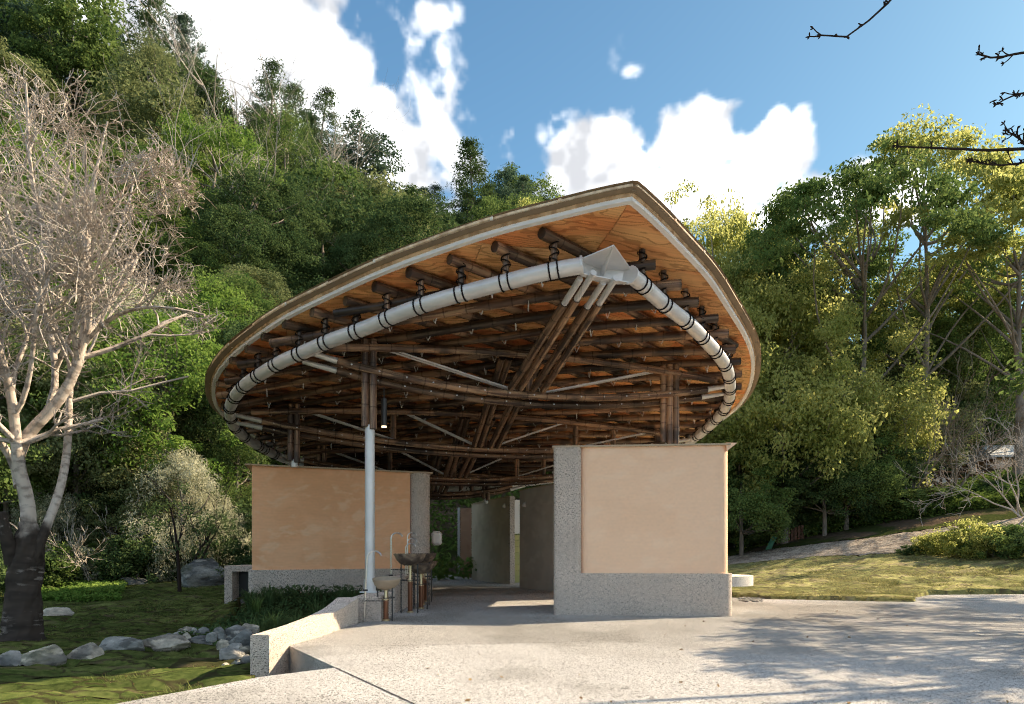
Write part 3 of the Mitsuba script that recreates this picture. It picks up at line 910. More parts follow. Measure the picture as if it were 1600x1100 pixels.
# left block
q0, q1 = world(387, 936, Y=13.05)[:2], world(673, 934, Y=14.45)[:2]
Ll = np.linalg.norm(q1 - q0)
k2 = 'restroom_wall_001'
lab(k2, 'orange plaster wall block with grey pebbled plinth behind the wash basins, left of the passage', 'wall')
put(k2 + '__plinth', prism(rounded(along2(q0, q1, 0, Ll, 0, 5.5), .10), -.2, .635), 'aggregate_wall', smooth=35)
put(k2 + '__pillar', prism(rounded(along2(q0, q1, Ll - .47, Ll, .0, 5.5), .2), .0, WT + .02), 'aggregate_wall', smooth=35)
put(k2 + '__plaster_panel', prism(along2(q0, q1, .07, Ll - .44, .05, 5.4), .62, WT + .02), 'plaster_orange')
put(k2 + '__cap', prism(along2(q0, q1, -.05, Ll + .04, -.05, 5.5), WT + .02, WT + .045), 'cap_concrete')

# passage walls A, B, C on the right of the passage
k3 = 'restroom_wall_002'
a0, a1 = np.array([2.35, 14.6]), world(812, 918, z=0)[:2]
La = np.linalg.norm(a1 - a0)
lab(k3, 'grey brown plaster wall inside the passage directly behind the peach block', 'wall')
arcA = spline([a0, world(865, 924, z=0)[:2], a1], 14)


def curved(pts, th):
    d = np.gradient(pts, axis=0); d /= np.linalg.norm(d, axis=1, keepdims=True); n = np.stack([d[:, 1], -d[:, 0]], 1)
    return Polygon(np.vstack([pts, (pts + n * th)[::-1]])).buffer(0)


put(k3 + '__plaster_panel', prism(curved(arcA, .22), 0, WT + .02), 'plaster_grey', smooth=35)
put(k3 + '__cap', prism(curved(arcA, .22).buffer(.02), WT + .02, WT + .05), 'cap_concrete')
k4 = 'restroom_wall_003'
lab(k4, 'grey brown plaster wall with a pebbled end face farther along the passage', 'wall')
b0, b1 = world(795, 912.5, z=0)[:2], world(737, 905, z=0)[:2]
arcB = spline([b0, (b0 + b1) / 2 + [-.08, 0], b1], 14)
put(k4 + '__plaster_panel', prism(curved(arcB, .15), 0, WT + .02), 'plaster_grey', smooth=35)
db = (b1 - b0) / np.linalg.norm(b1 - b0); nb = np.array([db[1], -db[0]])
put(k4 + '__pillar', prism(Polygon([b0 - db * .10, b0 - db * .02, b0 - db * .02 + nb * .15, b0 - db * .10 + nb * .15]).buffer(.006), 0, WT + .03), 'aggregate_wall')
put(k4 + '__cap', prism(curved(arcB, .15).buffer(.02), WT + .02, WT + .05), 'cap_concrete')
k5 = 'restroom_wall_004'
lab(k5, 'dark brown wall panel at the far end of the passage', 'wall')
c0, c1 = world(737, 901, Y=25.6)[:2], world(719, 901, Y=25.9)[:2]
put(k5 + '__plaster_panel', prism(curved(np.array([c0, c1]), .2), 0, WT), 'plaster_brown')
put(k5 + '__edge_trim', prism(Polygon([c1 + [-.10, 0], c1 + [-.012, 0], c1 + [-.012, .2], c1 + [-.10, .2]]), 0, WT + .02), 'steel_dark')
# tiled partition seen in the slit between the passage walls
k6 = 'tiled_partition'
lab(k6, 'narrow partition seen in the gap between passage walls, white above and green tiled below', 'partition')
g0, g1 = np.array([.02, 21.6]), np.array([.9, 21.75])
put(k6 + '__upper_panel', prism(curved(np.array([g1, g0]), .1), 1.55, WT), 'white_paint')
mat('green_tile', {'type': 'principled', 'base_color': {'type': 'rgb', 'value': [.36, .36, .13]}, 'roughness': .3})
mat('green_tile_b', {'type': 'principled', 'base_color': {'type': 'rgb', 'value': [.31, .33, .12]}, 'roughness': .3})
dg = (g1 - g0) / np.linalg.norm(g1 - g0)
for i in range(8):
    for j in range(3):
        A_, B_ = g0 + dg * (.3 * j + .004), g0 + dg * (.3 * j + .29)
        put(nm(k6 + '__tile'), prism(Polygon([A_, B_, B_ + [-.015, .1], A_ + [-.015, .1]]), .003 + .19 * i, .187 + .19 * i), rs.choice(['green_tile', 'green_tile_b']))
# small wall lamps on the passage walls
for nme, (px, py), arc, lb in (('wall_lamp', (822, 788), arcA, 'small white triangular lamp high on the passage wall just left of the peach block'),
                                ('wall_lamp_001', (788, 790), arcB, 'small pale lamp high on the farther passage wall beside its pebbled end')):
    u = (px - 800) / F
    i = np.argmin(np.abs(arc[:, 0] / arc[:, 1] - u)); w = arc[i]
    P = world(px, py, Y=w[1]); P[:2] = w
    d = arc[min(i + 1, 13)] - arc[max(i - 1, 0)]; d /= np.linalg.norm(d); nn = np.array([-d[1], d[0]]);
    pts = [[*(P[:2] + nn * .002 + d * e), P[2] + z] for e in (-.04, .04) for z in (-.07, .07)] + [[*(P[:2] + nn * .09 + d * e), P[2] - .05] for e in (-.035, .035)]
    h = trimesh.convex.convex_hull(np.array(pts))
    put(nme, (np.array(h.vertices), np.array(h.faces)), 'white_paint'); lab(nme, lb, 'lamp')
# white box on the left block's pillar
P = world(683, 841, Y=15.4)
put('dryer_box', bx(P - [.115, .16, .16], P + [.10, .16, .16], .05), 'white_paint', smooth=30); lab('dryer_box', 'white rounded box mounted on the right side of the orange block', 'hand dryer')

# low curved wall and column block
wi = np.array([[-2.40, 6.75], [-2.35, 7.2], [-2.27, 7.96], [-2.20, 8.8], [-2.15, 9.55]])
wo = wi + np.array([[-.17, -.05], [-.18, 0], [-.2, 0], [-.24, 0], [-.30, 0]])
zt = np.array([.175, .185, .215, .265, .355])
wi, wo, zt = spline(wi, 20), spline(wo, 20), np.interp(np.linspace(0, 1, 20), np.linspace(0, 1, 5), zt)
V = np.stack([np.c_[wi, np.full(20, -.5)], np.c_[wi, zt - .01], np.c_[wi * .93 + wo * .07, zt], np.c_[wo * .93 + wi * .07, zt], np.c_[wo, zt - .01], np.c_[wo, np.full(20, -.5)]], 1)
fl = []
for i in range(19):
    for j in range(5):
        a = i * 6 + j
        fl.append([a, a + 1, a + 7]); fl.append([a, a + 7, a + 6])
for e in (0, 19):
    for j in range(1, 5): fl.append([e * 6, e * 6 + j, e * 6 + j + 1] if e else [0, j + 1, j])
put('low_wall', (V.reshape(-1, 3), np.array(fl)), 'aggregate_wall', smooth=35)
lab('low_wall', 'low curved pebbled concrete wall edging the planting bed, rising towards the basins', 'low wall')
bl, br_ = world(551, 971, z=0), world(594.5, 971, z=0)
put('column_block', bx([bl[0], bl[1], -.02], [br_[0], bl[1] + 1.1, .352], .012), 'aggregate_wall')
lab('column_block', 'square pebbled concrete block carrying the grey steel column', 'plinth block')
put('low_wall_001', prism(rounded(Polygon([(br_[0] - .25, bl[1] + 1.3), (br_[0] - .02, bl[1] + 1.3), (br_[0] + .05, 13.9), (br_[0] - .2, 13.9)]), .08), -.02, .56), 'aggregate_wall', smooth=35)
lab('low_wall_001', 'short pebbled upstand between column block and orange block', 'low wall')

# right bench slab
P = world(1165, 903, Y=11.3)
cx, cy = p1[0] - .25, p1[1] + .95
an = np.linspace(-1.35, .9, 24)
bench = Polygon([(cx, cy - .5)] + [(cx + .1 + .74 * math.cos(a), cy + .70 * math.sin(a)) for a in an] + [(cx, cy + .6)])
put('stone_bench__seat', prism(bench, .44, .60), 'bench_white', smooth=35)
mat('bench_white', {'type': 'principled', 'base_color': proc(aggregate(c3(.56, .54, .50), c3(.36, .34, .31), c3(.66, .64, .60))), 'roughness': .8})
put('stone_bench__support', prism(Polygon([(cx + .2, cy - .2), (cx + .42, cy - .2), (cx + .42, cy + .4), (cx + .2, cy + .4)]), 0, .44), 'aggregate_wall')
lab('stone_bench', 'pale rounded bench slab projecting from the right end of the peach block', 'bench')
# left bench box
P = world(360, 884, Y=14.3)
bx0, by0, bz1 = P[0], 14.0, .70
m = [bx([bx0, by0, bz1 - .12], [bx0 + .75, by0 + .9, bz1]), bx([bx0, by0, -.1], [bx0 + .16, by0 + .9, bz1 - .121])]
put('stone_bench_001__seat', m[0], 'aggregate_wall'); put('stone_bench_001__support', m[1], 'aggregate_wall')
put('stone_bench_001__opening_shade', bx([bx0 + .161, by0 + .35, -.1], [bx0 + .75, by0 + .4, bz1 - .121]), 'black_metal')  # black sheet standing in for the shade inside the open box
lab('stone_bench_001', 'grey pebbled concrete box bench with dark opening at the left end of the orange block', 'bench')

# hanging cylinder lamp beside the column
P = world(600, 646, Y=10.9)
put_tube('pendant_lamp__housing', tube([P + [0, 0, -.20], P + [0, 0, .235]], .048, 18), 'black_metal')
put_tube('pendant_lamp__rod', tube([P + [0, 0, .235], P + [0, 0, .62]], .008, 8), 'black_metal')
c = tube([P + [0, 0, -.225], P + [0, 0, -.201]], .040, 16)
put('pendant_lamp__bulb', (c[0], c[1]), 'white_paint')
scene['pendant_lamp__bulb']['emitter'] = {'type': 'area', 'radiance': {'type': 'rgb', 'value': [.30, .23, .14]}}
lab('pendant_lamp', 'black cylinder downlight hanging beside the left bamboo column, glowing at its lower end', 'lamp')

# ------------------------------------------------------------------ wash basins and taps


def bowl(c, r, rim, depth, tilt=0.0, sx=1.0):
    n = 40
    prof = [(0.0, -depth), (r * .35, -depth * .985), (r * .62, -depth * .84), (r * .84, -depth * .5), (r * .97, -depth * .12), (r, 0), (r * .965, .004), (r * .92, -depth * .12), (r * .78, -depth * .48), (r * .55, -depth * .76), (0, -depth * .86)]
    m = trimesh.creation.revolve(np.array(prof), sections=n)
    v = np.array(m.vertices)
    ang = np.arctan2(v[:, 1], v[:, 0])
    v[:, :2] *= (1 + .04 * np.sin(ang * 3 + r * 40) + .03 * np.sin(ang * 5))[:, None]
    v[:, 0] *= sx
    v[:, 2] += v[:, 1] * tilt
    return v + np.array([c[0], c[1], rim]), np.array(m.faces)


BAS = [(603, 970, .605, .205, .155, 'pale_stone', .10, 'pale tan stone bowl basin on short black legs, nearest the camera'),
       (641, 957, .955, .262, .19, 'bronze', .0, 'tall brown bowl basin in front of the pebbled pillar'),
       (658, 951, .775, .23, .17, 'bronze', .0, 'lower brown bowl basin right behind the tall brown one'),
       (660, 945, .955, .27, .19, 'bronze', .0, 'tall brown bowl basin partly hidden behind the front tall one'),
       (666, 940, .80, .22, .16, 'bronze', .0, 'rearmost brown bowl basin, mostly hidden behind the others')]
BP = []
for i, (px, py, rim, r, dp, mt, tl, lb) in enumerate(BAS):
    key = nm('wash_basin'); c = world(px, py, z=0)
    BP.append(c)
    lab(key, lb, 'wash basin')
    v, f = bowl(c, r, rim, dp, tl)
    put(key + '__bowl', (v, f), mt, smooth=50)
    for a in (215, 325, 90):
        e = np.array([math.cos(math.radians(a)), math.sin(math.radians(a))]) * r * .62
        put_tube(nm(key + '__leg'), tube([[c[0] + e[0], c[1] + e[1], 0], [c[0] + e[0], c[1] + e[1], rim - dp * .62]], .011, 8), 'black_metal')
    th = np.linspace(0, 2 * np.pi, 25)
    put_tube(key + '__leg_ring', tube(np.stack([c[0] + np.cos(th) * r * .62, c[1] + np.sin(th) * r * .62, np.full(25, rim * .55)], 1), .006, 6, cap=False), 'black_metal')
    put_tube(key + '__drain_pipe', tube([[c[0], c[1], .02], [c[0], c[1], (rim - dp) * .66]], .038, 14), 'copper_pipe')
    put_tube(key + '__drain_pipe__collar', tube([[c[0], c[1], (rim - dp) * .66], [c[0], c[1], (rim - dp) * .70], [c[0], c[1], (rim - dp) * .71], [c[0], c[1], rim - dp + .01]], [.046, .046, .024, .024], 14), 'brass')
    put_tube(key + '__drain_pipe__flange', tube([[c[0], c[1], .0], [c[0], c[1], .025]], .052, 14), 'brass')


def tap(key, base, ztop, reach, lb, z0=0.0, r=.0115, lean=0.0):
    R_ = reach / 2
    th = np.linspace(np.pi, np.pi * .12, 14)
    top = np.stack([base[0] + lean + R_ + R_ * np.cos(th), np.full(14, base[1]), ztop - R_ + R_ * np.sin(th)], 1)
    pts = np.vstack([[[base[0], base[1], z0], [base[0] + lean * .4, base[1], z0 * .5 + ztop * .5 - .1], [base[0] + lean * .8, base[1], ztop - R_ - .15]], top])
    put_tube(key + '__spout', tube(pts, r, 10), 'chrome')
    put_tube(key + '__valve', tube([[base[0] + lean * .5 - .03, base[1] - .02, z0 * .55 + ztop * .45], [base[0] + lean * .5 + .035, base[1] - .02, z0 * .55 + ztop * .45]], .013, 8), 'black_metal')
    lab(key, lb, 'tap')


b = world(569, 972, z=0)
tap('water_tap', b, 1.0, .21, 'slender swan-neck tap left of the steel column, serving the tan basin', lean=.04)
put_tube('water_tap__bracket', tube([[b[0] + .01, b[1] - .02, .30], [b[0] + .30, b[1] - .02, .30]], .008, 6), 'black_metal')
b = world(611, 945, Y=11.6); b[2] = 0
tap('water_tap_001', b, 1.31, .20, 'tall swan-neck tap between the steel column and the tall brown basin')
put_tube('water_tap_001__bracket', tube([[b[0], b[1] - .02, .69], [b[0] + .28, b[1] - .02, .69]], .008, 6), 'black_metal')
for i, (px, py, Y, lb) in enumerate([(634, 849, 12.1, 'lowest of the three swan-neck tap spouts rising behind the tall brown basin'), (636.5, 841, 12.6, 'middle of the three swan-neck tap spouts rising behind the tall brown basin'), (636.5, 832, 13.2, 'highest of the three swan-neck tap spouts rising behind the tall brown basin')]):
    w = world(px, py, Y=Y); zt_ = w[2]
    tap(f'water_tap_{i + 2:03d}', np.array([w[0], w[1], 0]), zt_, .185, lb)

# ------------------------------------------------------------------ vegetation: leaf and branch builders


def leaves(rng, cen, nrm, size, aspect=.55, fold=.25):
    """two-triangle folded leaves at the points cen, facing nrm"""
    n = len(cen)
    a = rng.normal(size=(n, 3)); a -= (a * nrm).sum(1, keepdims=True) * nrm; a /= np.linalg.norm(a, axis=1, keepdims=True) + 1e-9
    b = np.cross(nrm, a)
    s = (size * rng.uniform(.65, 1.35, n))[:, None]
    droop = nrm * (-fold) * s
    v = np.stack([cen - a * s * .5, cen + b * s * aspect * .5 + droop * .3, cen + a * s * .5 + droop, cen - b * s * aspect * .5 + droop * .3], 1).reshape(-1, 3)
    k = np.arange(n)[:, None] * 4
    return v, np.vstack([k + [0, 1, 2], k + [0, 2, 3]])


def unit(v): return v / (np.linalg.norm(v, axis=-1, keepdims=True) + 1e-9)


def clump_leaves(rng, cen, rad, out, per, size, flat=.6, upb=.7, aspect=.55):
    n = len(cen) * per
    c = np.repeat(cen, per, 0); r = np.repeat(rad, per)[:, None]
    d = unit(rng.normal(size=(n, 3))) * (rng.random((n, 1)) ** .45)
    p = c + d * r * np.array([1, 1, flat])
    nr = unit(d * .4 + np.repeat(out, per, 0) * .3 + np.array([0, 0, upb * .75]) + rng.normal(size=(n, 3)) * .62)
    return leaves(rng, p, nr, size, aspect)


def crown_tree(seed, H, R, base, nc, per, leaf, rc, shape='round', flat=.6, trunk_r=.18, lean=.0, limbs=9, upb=.7, aspect=.55, inner=.25, gaps=.45):
    """a tree of height H: (trunk mesh with uv, leaf mesh); base = height where the crown starts"""
    rng = np.random.default_rng(seed)
    d = unit(rng.normal(size=(nc * 4, 3)))
    h = (H - base)
    if shape == 'round':
        rr = np.where(rng.random(nc * 4) < inner, rng.uniform(.35, .8, nc * 4), rng.uniform(.82, 1.02, nc * 4))
        p = d * rr[:, None] * np.array([R, R, h / 2]) + [0, 0, base + h / 2]
        p = p[d[:, 2] > -.75]
    elif shape == 'umbrella':
        a = rng.uniform(0, 6.283, nc * 4); q = np.sqrt(rng.random(nc * 4))
        p = np.stack([np.cos(a) * q * R, np.sin(a) * q * R, base + h * (1 - .8 * q ** 2) * rng.uniform(.75, 1, nc * 4)], 1)
    elif shape == 'cone':
        t = rng.random(nc * 4) ** 1.15; a = rng.uniform(0, 6.283, nc * 4)
        tier = np.clip(np.round(t * 9) / 9 * .45 + t * .55 + rng.normal(size=nc * 4) * .015, 0, .97)
        q = R * (1 - tier) ** .8 * rng.uniform(.35, 1.05, nc * 4) + .15
        p = np.stack([np.cos(a) * q, np.sin(a) * q, base + h * tier - q * .12], 1)
    elif shape == 'column':
        t = rng.random(nc * 4); a = rng.uniform(0, 6.283, nc * 4)
        q = R * np.sin(np.clip(t * .9 + .08, 0, 1) * np.pi) ** .6 * np.sqrt(rng.random(nc * 4))
        p = np.stack([np.cos(a) * q, np.sin(a) * q, base + h * t], 1)
    # noise gaps: bunch the clumps into boughs
    g = meshkit.fbm(p / (R * .55) + seed * 3.1, 3, seed) + rng.random(len(p)) * (.12 if shape != 'cone' else 2.0)
    p = p[np.argsort(-g)][:max(int(len(p) * (1 - gaps)), nc)]
    p = p[rng.permutation(len(p))[:nc]]
    cc = np.array([0, 0, base + h * .45])
    out = unit(p - cc)
    rad = rc * rng.uniform(.6, 1.35, len(p))
    crown = clump_leaves(rng, p, rad, out, per, leaf, flat, upb, aspect)
    # trunk and limbs
    tt = np.linspace(0, 1, 7)[:, None]
    bend = rng.normal(size=2) * lean
    top = H * (.93 if shape == 'cone' else .72)
    tr = np.concatenate([np.sin(tt * 2.2) * bend[0] + np.sin(tt * 7 + seed) * .03 * H * .15, np.sin(tt * 2.0) * bend[1], tt * top], 1)
    lst = [tube(tr, np.linspace(trunk_r, trunk_r * .25, 7), 8)]
    for i in rng.permutation(len(p))[:limbs]:
        e = p[i]; z0 = max(.25 * H, min(e[2] - np.hypot(e[0], e[1]) * rng.uniform(.5, 1.0), top * .95)); z0 = max(z0, base * .6)
        f = z0 / top
        b = np.array([np.interp(f, tt[:, 0], tr[:, k]) for k in range(3)])
        m = (b + e) / 2 + rng.normal(size=3) * .11 * R - [0, 0, .08 * R]
        q = np.linspace(0, 1, 6)[:, None]
        lst.append(tube((1 - q) ** 2 * b + 2 * q * (1 - q) * m + q * q * e, np.linspace(trunk_r * .30, trunk_r * .06, 6), 5, cap=False))
    return tubes(lst), crown


def model(key, trunk, crown, bark, leafm):
    tp = mikit.ply((trunk[0], trunk[1]), 'mat_' + bark, smooth=True, uv=trunk[2])
    cp = mikit.ply(crown, 'mat_' + leafm)
    scene[key] = {'type': 'shapegroup', 'trunk': tp, 'crown': cp}
    return tp, cp


def regroup(key, tp, cp, leafm, bark=None):
    """the same tree in other foliage"""
    scene[key] = {'type': 'shapegroup', 'trunk': {**tp, 'bsdf': {'type': 'ref', 'id': 'mat_' + bark}} if bark else tp, 'crown': {**cp, 'bsdf': {'type': 'ref', 'id': 'mat_' + leafm}}}


def inst(name, mdl, x, y, z, s, rot, label, cat, group=None, sz=None, tilt=(0, 0)):
    key = nm(name)
    t = T().translate([float(x), float(y), float(z)]).rotate([1, 0, 0], float(tilt[0])).rotate([0, 1, 0], float(tilt[1])).rotate([0, 0, 1], float(rot)).scale([float(s), float(s), float(sz or s)])
    scene[key] = {'type': 'instance', 'to_world': t, 'g': {'type': 'ref', 'id': mdl}}
    lab(key, label, cat, group)
    return key


def tz(x, y): return float(terr0(np.array([x]), np.array([y]))[0])


# unit-size models (metres); far ones with larger leaf faces, near ones with small leaves
FAR = []
specs = [('hill_round', dict(H=9, R=3.6, base=1.6, nc=150, per=64, leaf=.26, rc=.85, shape='round', limbs=8), ['leaf_dark', 'leaf_green', 'leaf_olive', 'leaf_blue']),
         ('hill_bushy', dict(H=8, R=4.0, base=.8, nc=170, per=60, leaf=.24, rc=.8, shape='round', flat=.8, limbs=6, gaps=.55), ['leaf_green', 'leaf_olive', 'leaf_dark', 'leaf_bright']),
         ('hill_tall', dict(H=11, R=3.2, base=1.4, nc=120, per=66, leaf=.27, rc=.9, shape='round', flat=.5, limbs=12, gaps=.55), ['leaf_dark', 'leaf_blue', 'leaf_green']),
         ('hill_pine', dict(H=12, R=3.4, base=1.2, nc=190, per=52, leaf=.26, rc=.8, shape='cone', flat=.36, limbs=20, gaps=.25, aspect=.3), ['leaf_dark', 'leaf_blue']),
         ('hill_umbrella', dict(H=8.5, R=4.4, base=4.6, nc=110, per=80, leaf=.24, rc=.85, shape='umbrella', flat=.35, limbs=14, gaps=.3), ['leaf_bright', 'leaf_green', 'leaf_olive']),
         ('hill_plume', dict(H=9, R=2.9, base=.6, nc=190, per=40, leaf=.30, rc=.6, shape='column', flat=1.1, limbs=10, gaps=.35, aspect=.22, upb=.2), ['leaf_olive', 'leaf_pale', 'leaf_green'])]
MODELS = {}
for i, (nme, kw, tints) in enumerate(specs):
    for var in range(2):
        tr_, cr2 = crown_tree(20 + i * 7 + var * 101, **kw)
        tp, cp = None, None
        for t in tints:
            key = f'model_{nme}_{var}_{t}'
            if tp is None: tp, cp = model(key, tr_, cr2, 'bark_grey', t)
            else: regroup(key, tp, cp, t)
            MODELS.setdefault(nme, []).append((key, t))
NEAR = {}
NH = {'near_sparse': 9, 'near_round': 7, 'near_bush': 6, 'near_tall': 13, 'near_umbrella': 11, 'near_weeping': 5, 'near_shrub': 1.6}
nspecs = [('near_round', dict(H=7, R=2.9, base=1.3, nc=230, per=130, leaf=.115, rc=.52, shape='round', limbs=16, gaps=.5), ['leaf_green', 'leaf_yellow', 'leaf_dark', 'leaf_olive', 'leaf_bright']),
          ('near_tall', dict(H=13, R=3.6, base=4.2, nc=190, per=115, leaf=.145, rc=.62, shape='round', flat=.5, limbs=26, gaps=.62, trunk_r=.2, lean=.5), ['leaf_yellow', 'leaf_green', 'leaf_olive']),
          ('near_umbrella', dict(H=11, R=4.4, base=6, nc=150, per=125, leaf=.14, rc=.62, shape='umbrella', flat=.34, limbs=26, gaps=.45, trunk_r=.2, lean=.5), ['leaf_yellow', 'leaf_green', 'leaf_bright']),
          ('near_sparse', dict(H=9, R=4.2, base=4.6, nc=95, per=60, leaf=.16, rc=.5, shape='umbrella', flat=.4, limbs=40, gaps=.5, trunk_r=.16, lean=.4), ['leaf_green']),
          ('near_bush', dict(H=6, R=2.7, base=.1, nc=260, per=120, leaf=.115, rc=.5, shape='round', limbs=14, gaps=.4, trunk_r=.14), ['leaf_green', 'leaf_yellow', 'leaf_dark', 'leaf_olive']),
          ('near_weeping', dict(H=5, R=2.3, base=.3, nc=260, per=70, leaf=.13, rc=.36, shape='column', flat=1.5, limbs=16, gaps=.45, aspect=.28, upb=.1), ['leaf_pale', 'leaf_olive', 'leaf_green']),
          ('near_shrub', dict(H=1.6, R=1.1, base=.05, nc=90, per=60, leaf=.10, rc=.25, shape='round', flat=.8, limbs=8, gaps=.4, trunk_r=.05), ['leaf_dark', 'leaf_green', 'leaf_yellow', 'leaf_bright', 'leaf_pale'])]
for i, (nme, kw, tints) in enumerate(nspecs):
    for var in range(2):
        tr_, cr2 = crown_tree(300 + i * 13 + var * 57, **kw)
        tp = None
        for t in tints:
            key = f'model_{nme}_{var}_{t}'
            if tp is None: tp, cp = model(key, tr_, cr2, 'bark_grey', t)
            else: regroup(key, tp, cp, t)
            NEAR.setdefault((nme, t), []).append(key)


# ---- bare trees: recursive twigs
def bare(seed, segs, levels, kids, ratio, spread, up, jitter=.25, minr=.006, keep=None):
    """segs: list of (points (n,3), radius at start, radius at end); returns thick and thin tubes"""
    rng = np.random.default_rng(seed)
    thick, thin = [], []
    todo = [(np.asarray(p, float), r0, r1, 0) for p, r0, r1 in segs]
    while todo:
        p, r0, r1, lv = todo.pop()
        rad = np.linspace(r0, r1, len(p))
        (thick if r0 > .035 else thin).append(tube(p, rad, 9 if r0 > .06 else 5 if r0 > .02 else 3, cap=r0 > .035))
        if lv >= levels: continue
        L = np.linalg.norm(np.diff(p, axis=0), axis=1).sum()
        nk = kids[lv]
        for k in range(nk):
            f = rng.uniform(.25, 1.0) if lv else rng.uniform(.45, 1.0)
            if k == 0: f = 1.0
            x = f * (len(p) - 1); i = min(int(x), len(p) - 2); w = x - i
            b = p[i] * (1 - w) + p[i + 1] * w
            d = unit(p[i + 1] - p[i])
            d2 = unit(d + unit(rng.normal(size=3)) * spread * (.35 if k == 0 else 1) + np.array([0, 0, up]))
            ln = L * ratio[lv] * rng.uniform(.6, 1.3)
            n = 5 if lv < levels - 1 else 4
            q = [b]
            dd = d2
            for j in range(n - 1):
                dd = unit(dd + rng.normal(size=3) * jitter + np.array([0, 0, up * .25]))
                q.append(q[-1] + dd * ln / (n - 1))
            if keep is not None and not keep(q[-1]): continue
            rs_ = max((r0 * (1 - f) + r1 * f) * rng.uniform(.5, .75), minr)
            todo.append((np.array(q), rs_, max(rs_ * .45, minr * .7), lv + 1))
    return thick, thin


# the big bare tree on the left: limbs traced through the photo's pixels at their own depths
def limb(pts, r0, r1):
    q = np.array([world(px, py, Y=Y) for px, py, Y in pts])
    return spline(q, max(6, 3 * len(pts))), r0, r1


TY = 9.7
segs = [limb([(44, 900, TY), (46, 860, TY), (44, 800, TY), (30, 730, TY - .1), (22, 650, TY - .2), (2, 560, TY - .4), (-30, 470, TY - .6)], .13, .06),
        limb([(45, 900, TY), (45, 830, TY), (40, 770, TY), (28, 710, TY), (80, 640, TY + .1), (128, 545, TY + .2), (135, 450, TY + .3), (140, 340, TY + .4), (150, 270, TY + .55), (168, 190, TY + .7)], .15, .016),
        limb([(48, 905, TY), (66, 840, TY), (95, 760, TY + .3), (108, 640, TY + .6), (118, 560, TY + .9), (175, 470, TY + 1.3), (215, 400, TY + 1.7)], .095, .035),
        limb([(30, 760, TY - .05), (0, 690, TY), (-40, 640, TY - .4), (-80, 540, TY - .6)], .09, .04),
        limb([(45, 880, TY + .05), (46, 800, TY + .1), (35, 700, TY + .5), (75, 640, TY + .9), (85, 560, TY + 1.2), (55, 450, TY + 1.6), (10, 330, TY + 2.0)], .10, .04),
        limb([(128, 545, TY + .2), (170, 500, TY), (240, 480, TY - .3), (320, 492, TY - .4)], .05, .02),
        limb([(135, 450, TY + .3), (90, 400, TY), (60, 330, TY - .3), (45, 220, TY - .5), (40, 130, TY - .6)], .06, .02),
        limb([(140, 370, TY + .4), (190, 300, TY + .2), (235, 270, TY)], .05, .018),
        limb([(22, 650, TY - .2), (50, 560, TY - .4), (60, 470, TY - .6), (100, 380, TY - .8)], .055, .02)]
segs = [(p, a * .74, b * .74) for p, a, b in segs]
thick, thin = bare(5, segs, 4, [12, 7, 6, 4], [.40, .58, .5, .5], 1.0, .02, jitter=.17, minr=.0056,
                   keep=lambda e: ((e[0] + 7.6) / 3.35) ** 2 + ((e[1] - 9.8) / 2.5) ** 2 + ((e[2] - 5.1) / 2.85) ** 2 < 1 + .12 * math.sin(e[0] * 5 + e[2] * 4))
put_tube('bare_tree__limb', tubes(thick), 'bark_fire')
put_tube('bare_tree__twig', tubes(thin), 'bark_twig', kind='stuff')
tk = np.array([world(36, 1010, Y=9.6), world(36, 980, Y=9.6), world(37, 930, Y=9.65), world(42, 880, Y=9.7), world(45, 845, Y=9.7), world(44, 815, Y=9.7)])
tkr = spline(tk, 60); tv, tf, tu = tube(tkr, np.interp(np.linspace(0, 1, 60), [0, .1, .3, .7, .85, 1], [.32, .245, .222, .205, .18, .10]), 56)
d = meshkit.fbm(tv * np.array([5, 5, 2.2]), 4, 9)[:, None] - .5 + .7 * (meshkit.fbm(tv * np.array([17, 17, 5]), 3, 19)[:, None] - .5)
axis_xy = np.array([tkr[np.argmin(np.abs(tkr[:, 2] - z))] for z in tv[:, 2]])
tv = tv + unit((tv - axis_xy) * [1, 1, 0]) * d * .10
put('bare_tree__trunk', (tv, tf), 'bark_fire', smooth=True, uv=tu)
st_ = tube(np.array([world(20, 880, Y=9.6), world(8, 830, Y=9.45), world(3, 800, Y=9.4)]), [.10, .075, .05], 12)
put_tube('bare_tree__stub', st_, 'bark_burnt')
lab('bare_tree', 'large leafless tree with blackened trunk and pale spreading limbs at the left edge', 'tree')
labels['bare_tree__trunk'] = {'label': 'blackened lower trunk with peeling bark'}

# overhanging bare branches of a tree that stands outside the frame on the right
RY = 6.3
segs = [limb([(2250, 420, RY + 1.2), (1900, 250, RY + .6), (1700, 215, RY + .2), (1590, 234, RY), (1480, 232, RY), (1405, 229, RY)], .055, .007),
        limb([(1900, 250, RY + .6), (1760, 60, RY), (1640, -60, RY - .4), (1440, -60, RY - .5), (1390, 2, RY - .5), (1345, 42, RY - .5), (1310, 62, RY - .5), (1283, 55, RY - .5)], .03, .006),
        limb([(1700, 215, RY + .2), (1660, 100, RY), (1600, 82, RY), (1570, 88, RY), (1530, 85, RY)], .022, .007),
        limb([(1660, 150, RY), (1600, 145, RY), (1557, 163, RY)], .012, .006),
        limb([(1640, 238, RY), (1560, 258, RY), (1520, 252, RY)], .012, .006),
        limb([(1610, 232, RY), (1590, 215, RY), (1577, 207, RY)], .010, .006)]
rng = np.random.default_rng(8)
spurs = []
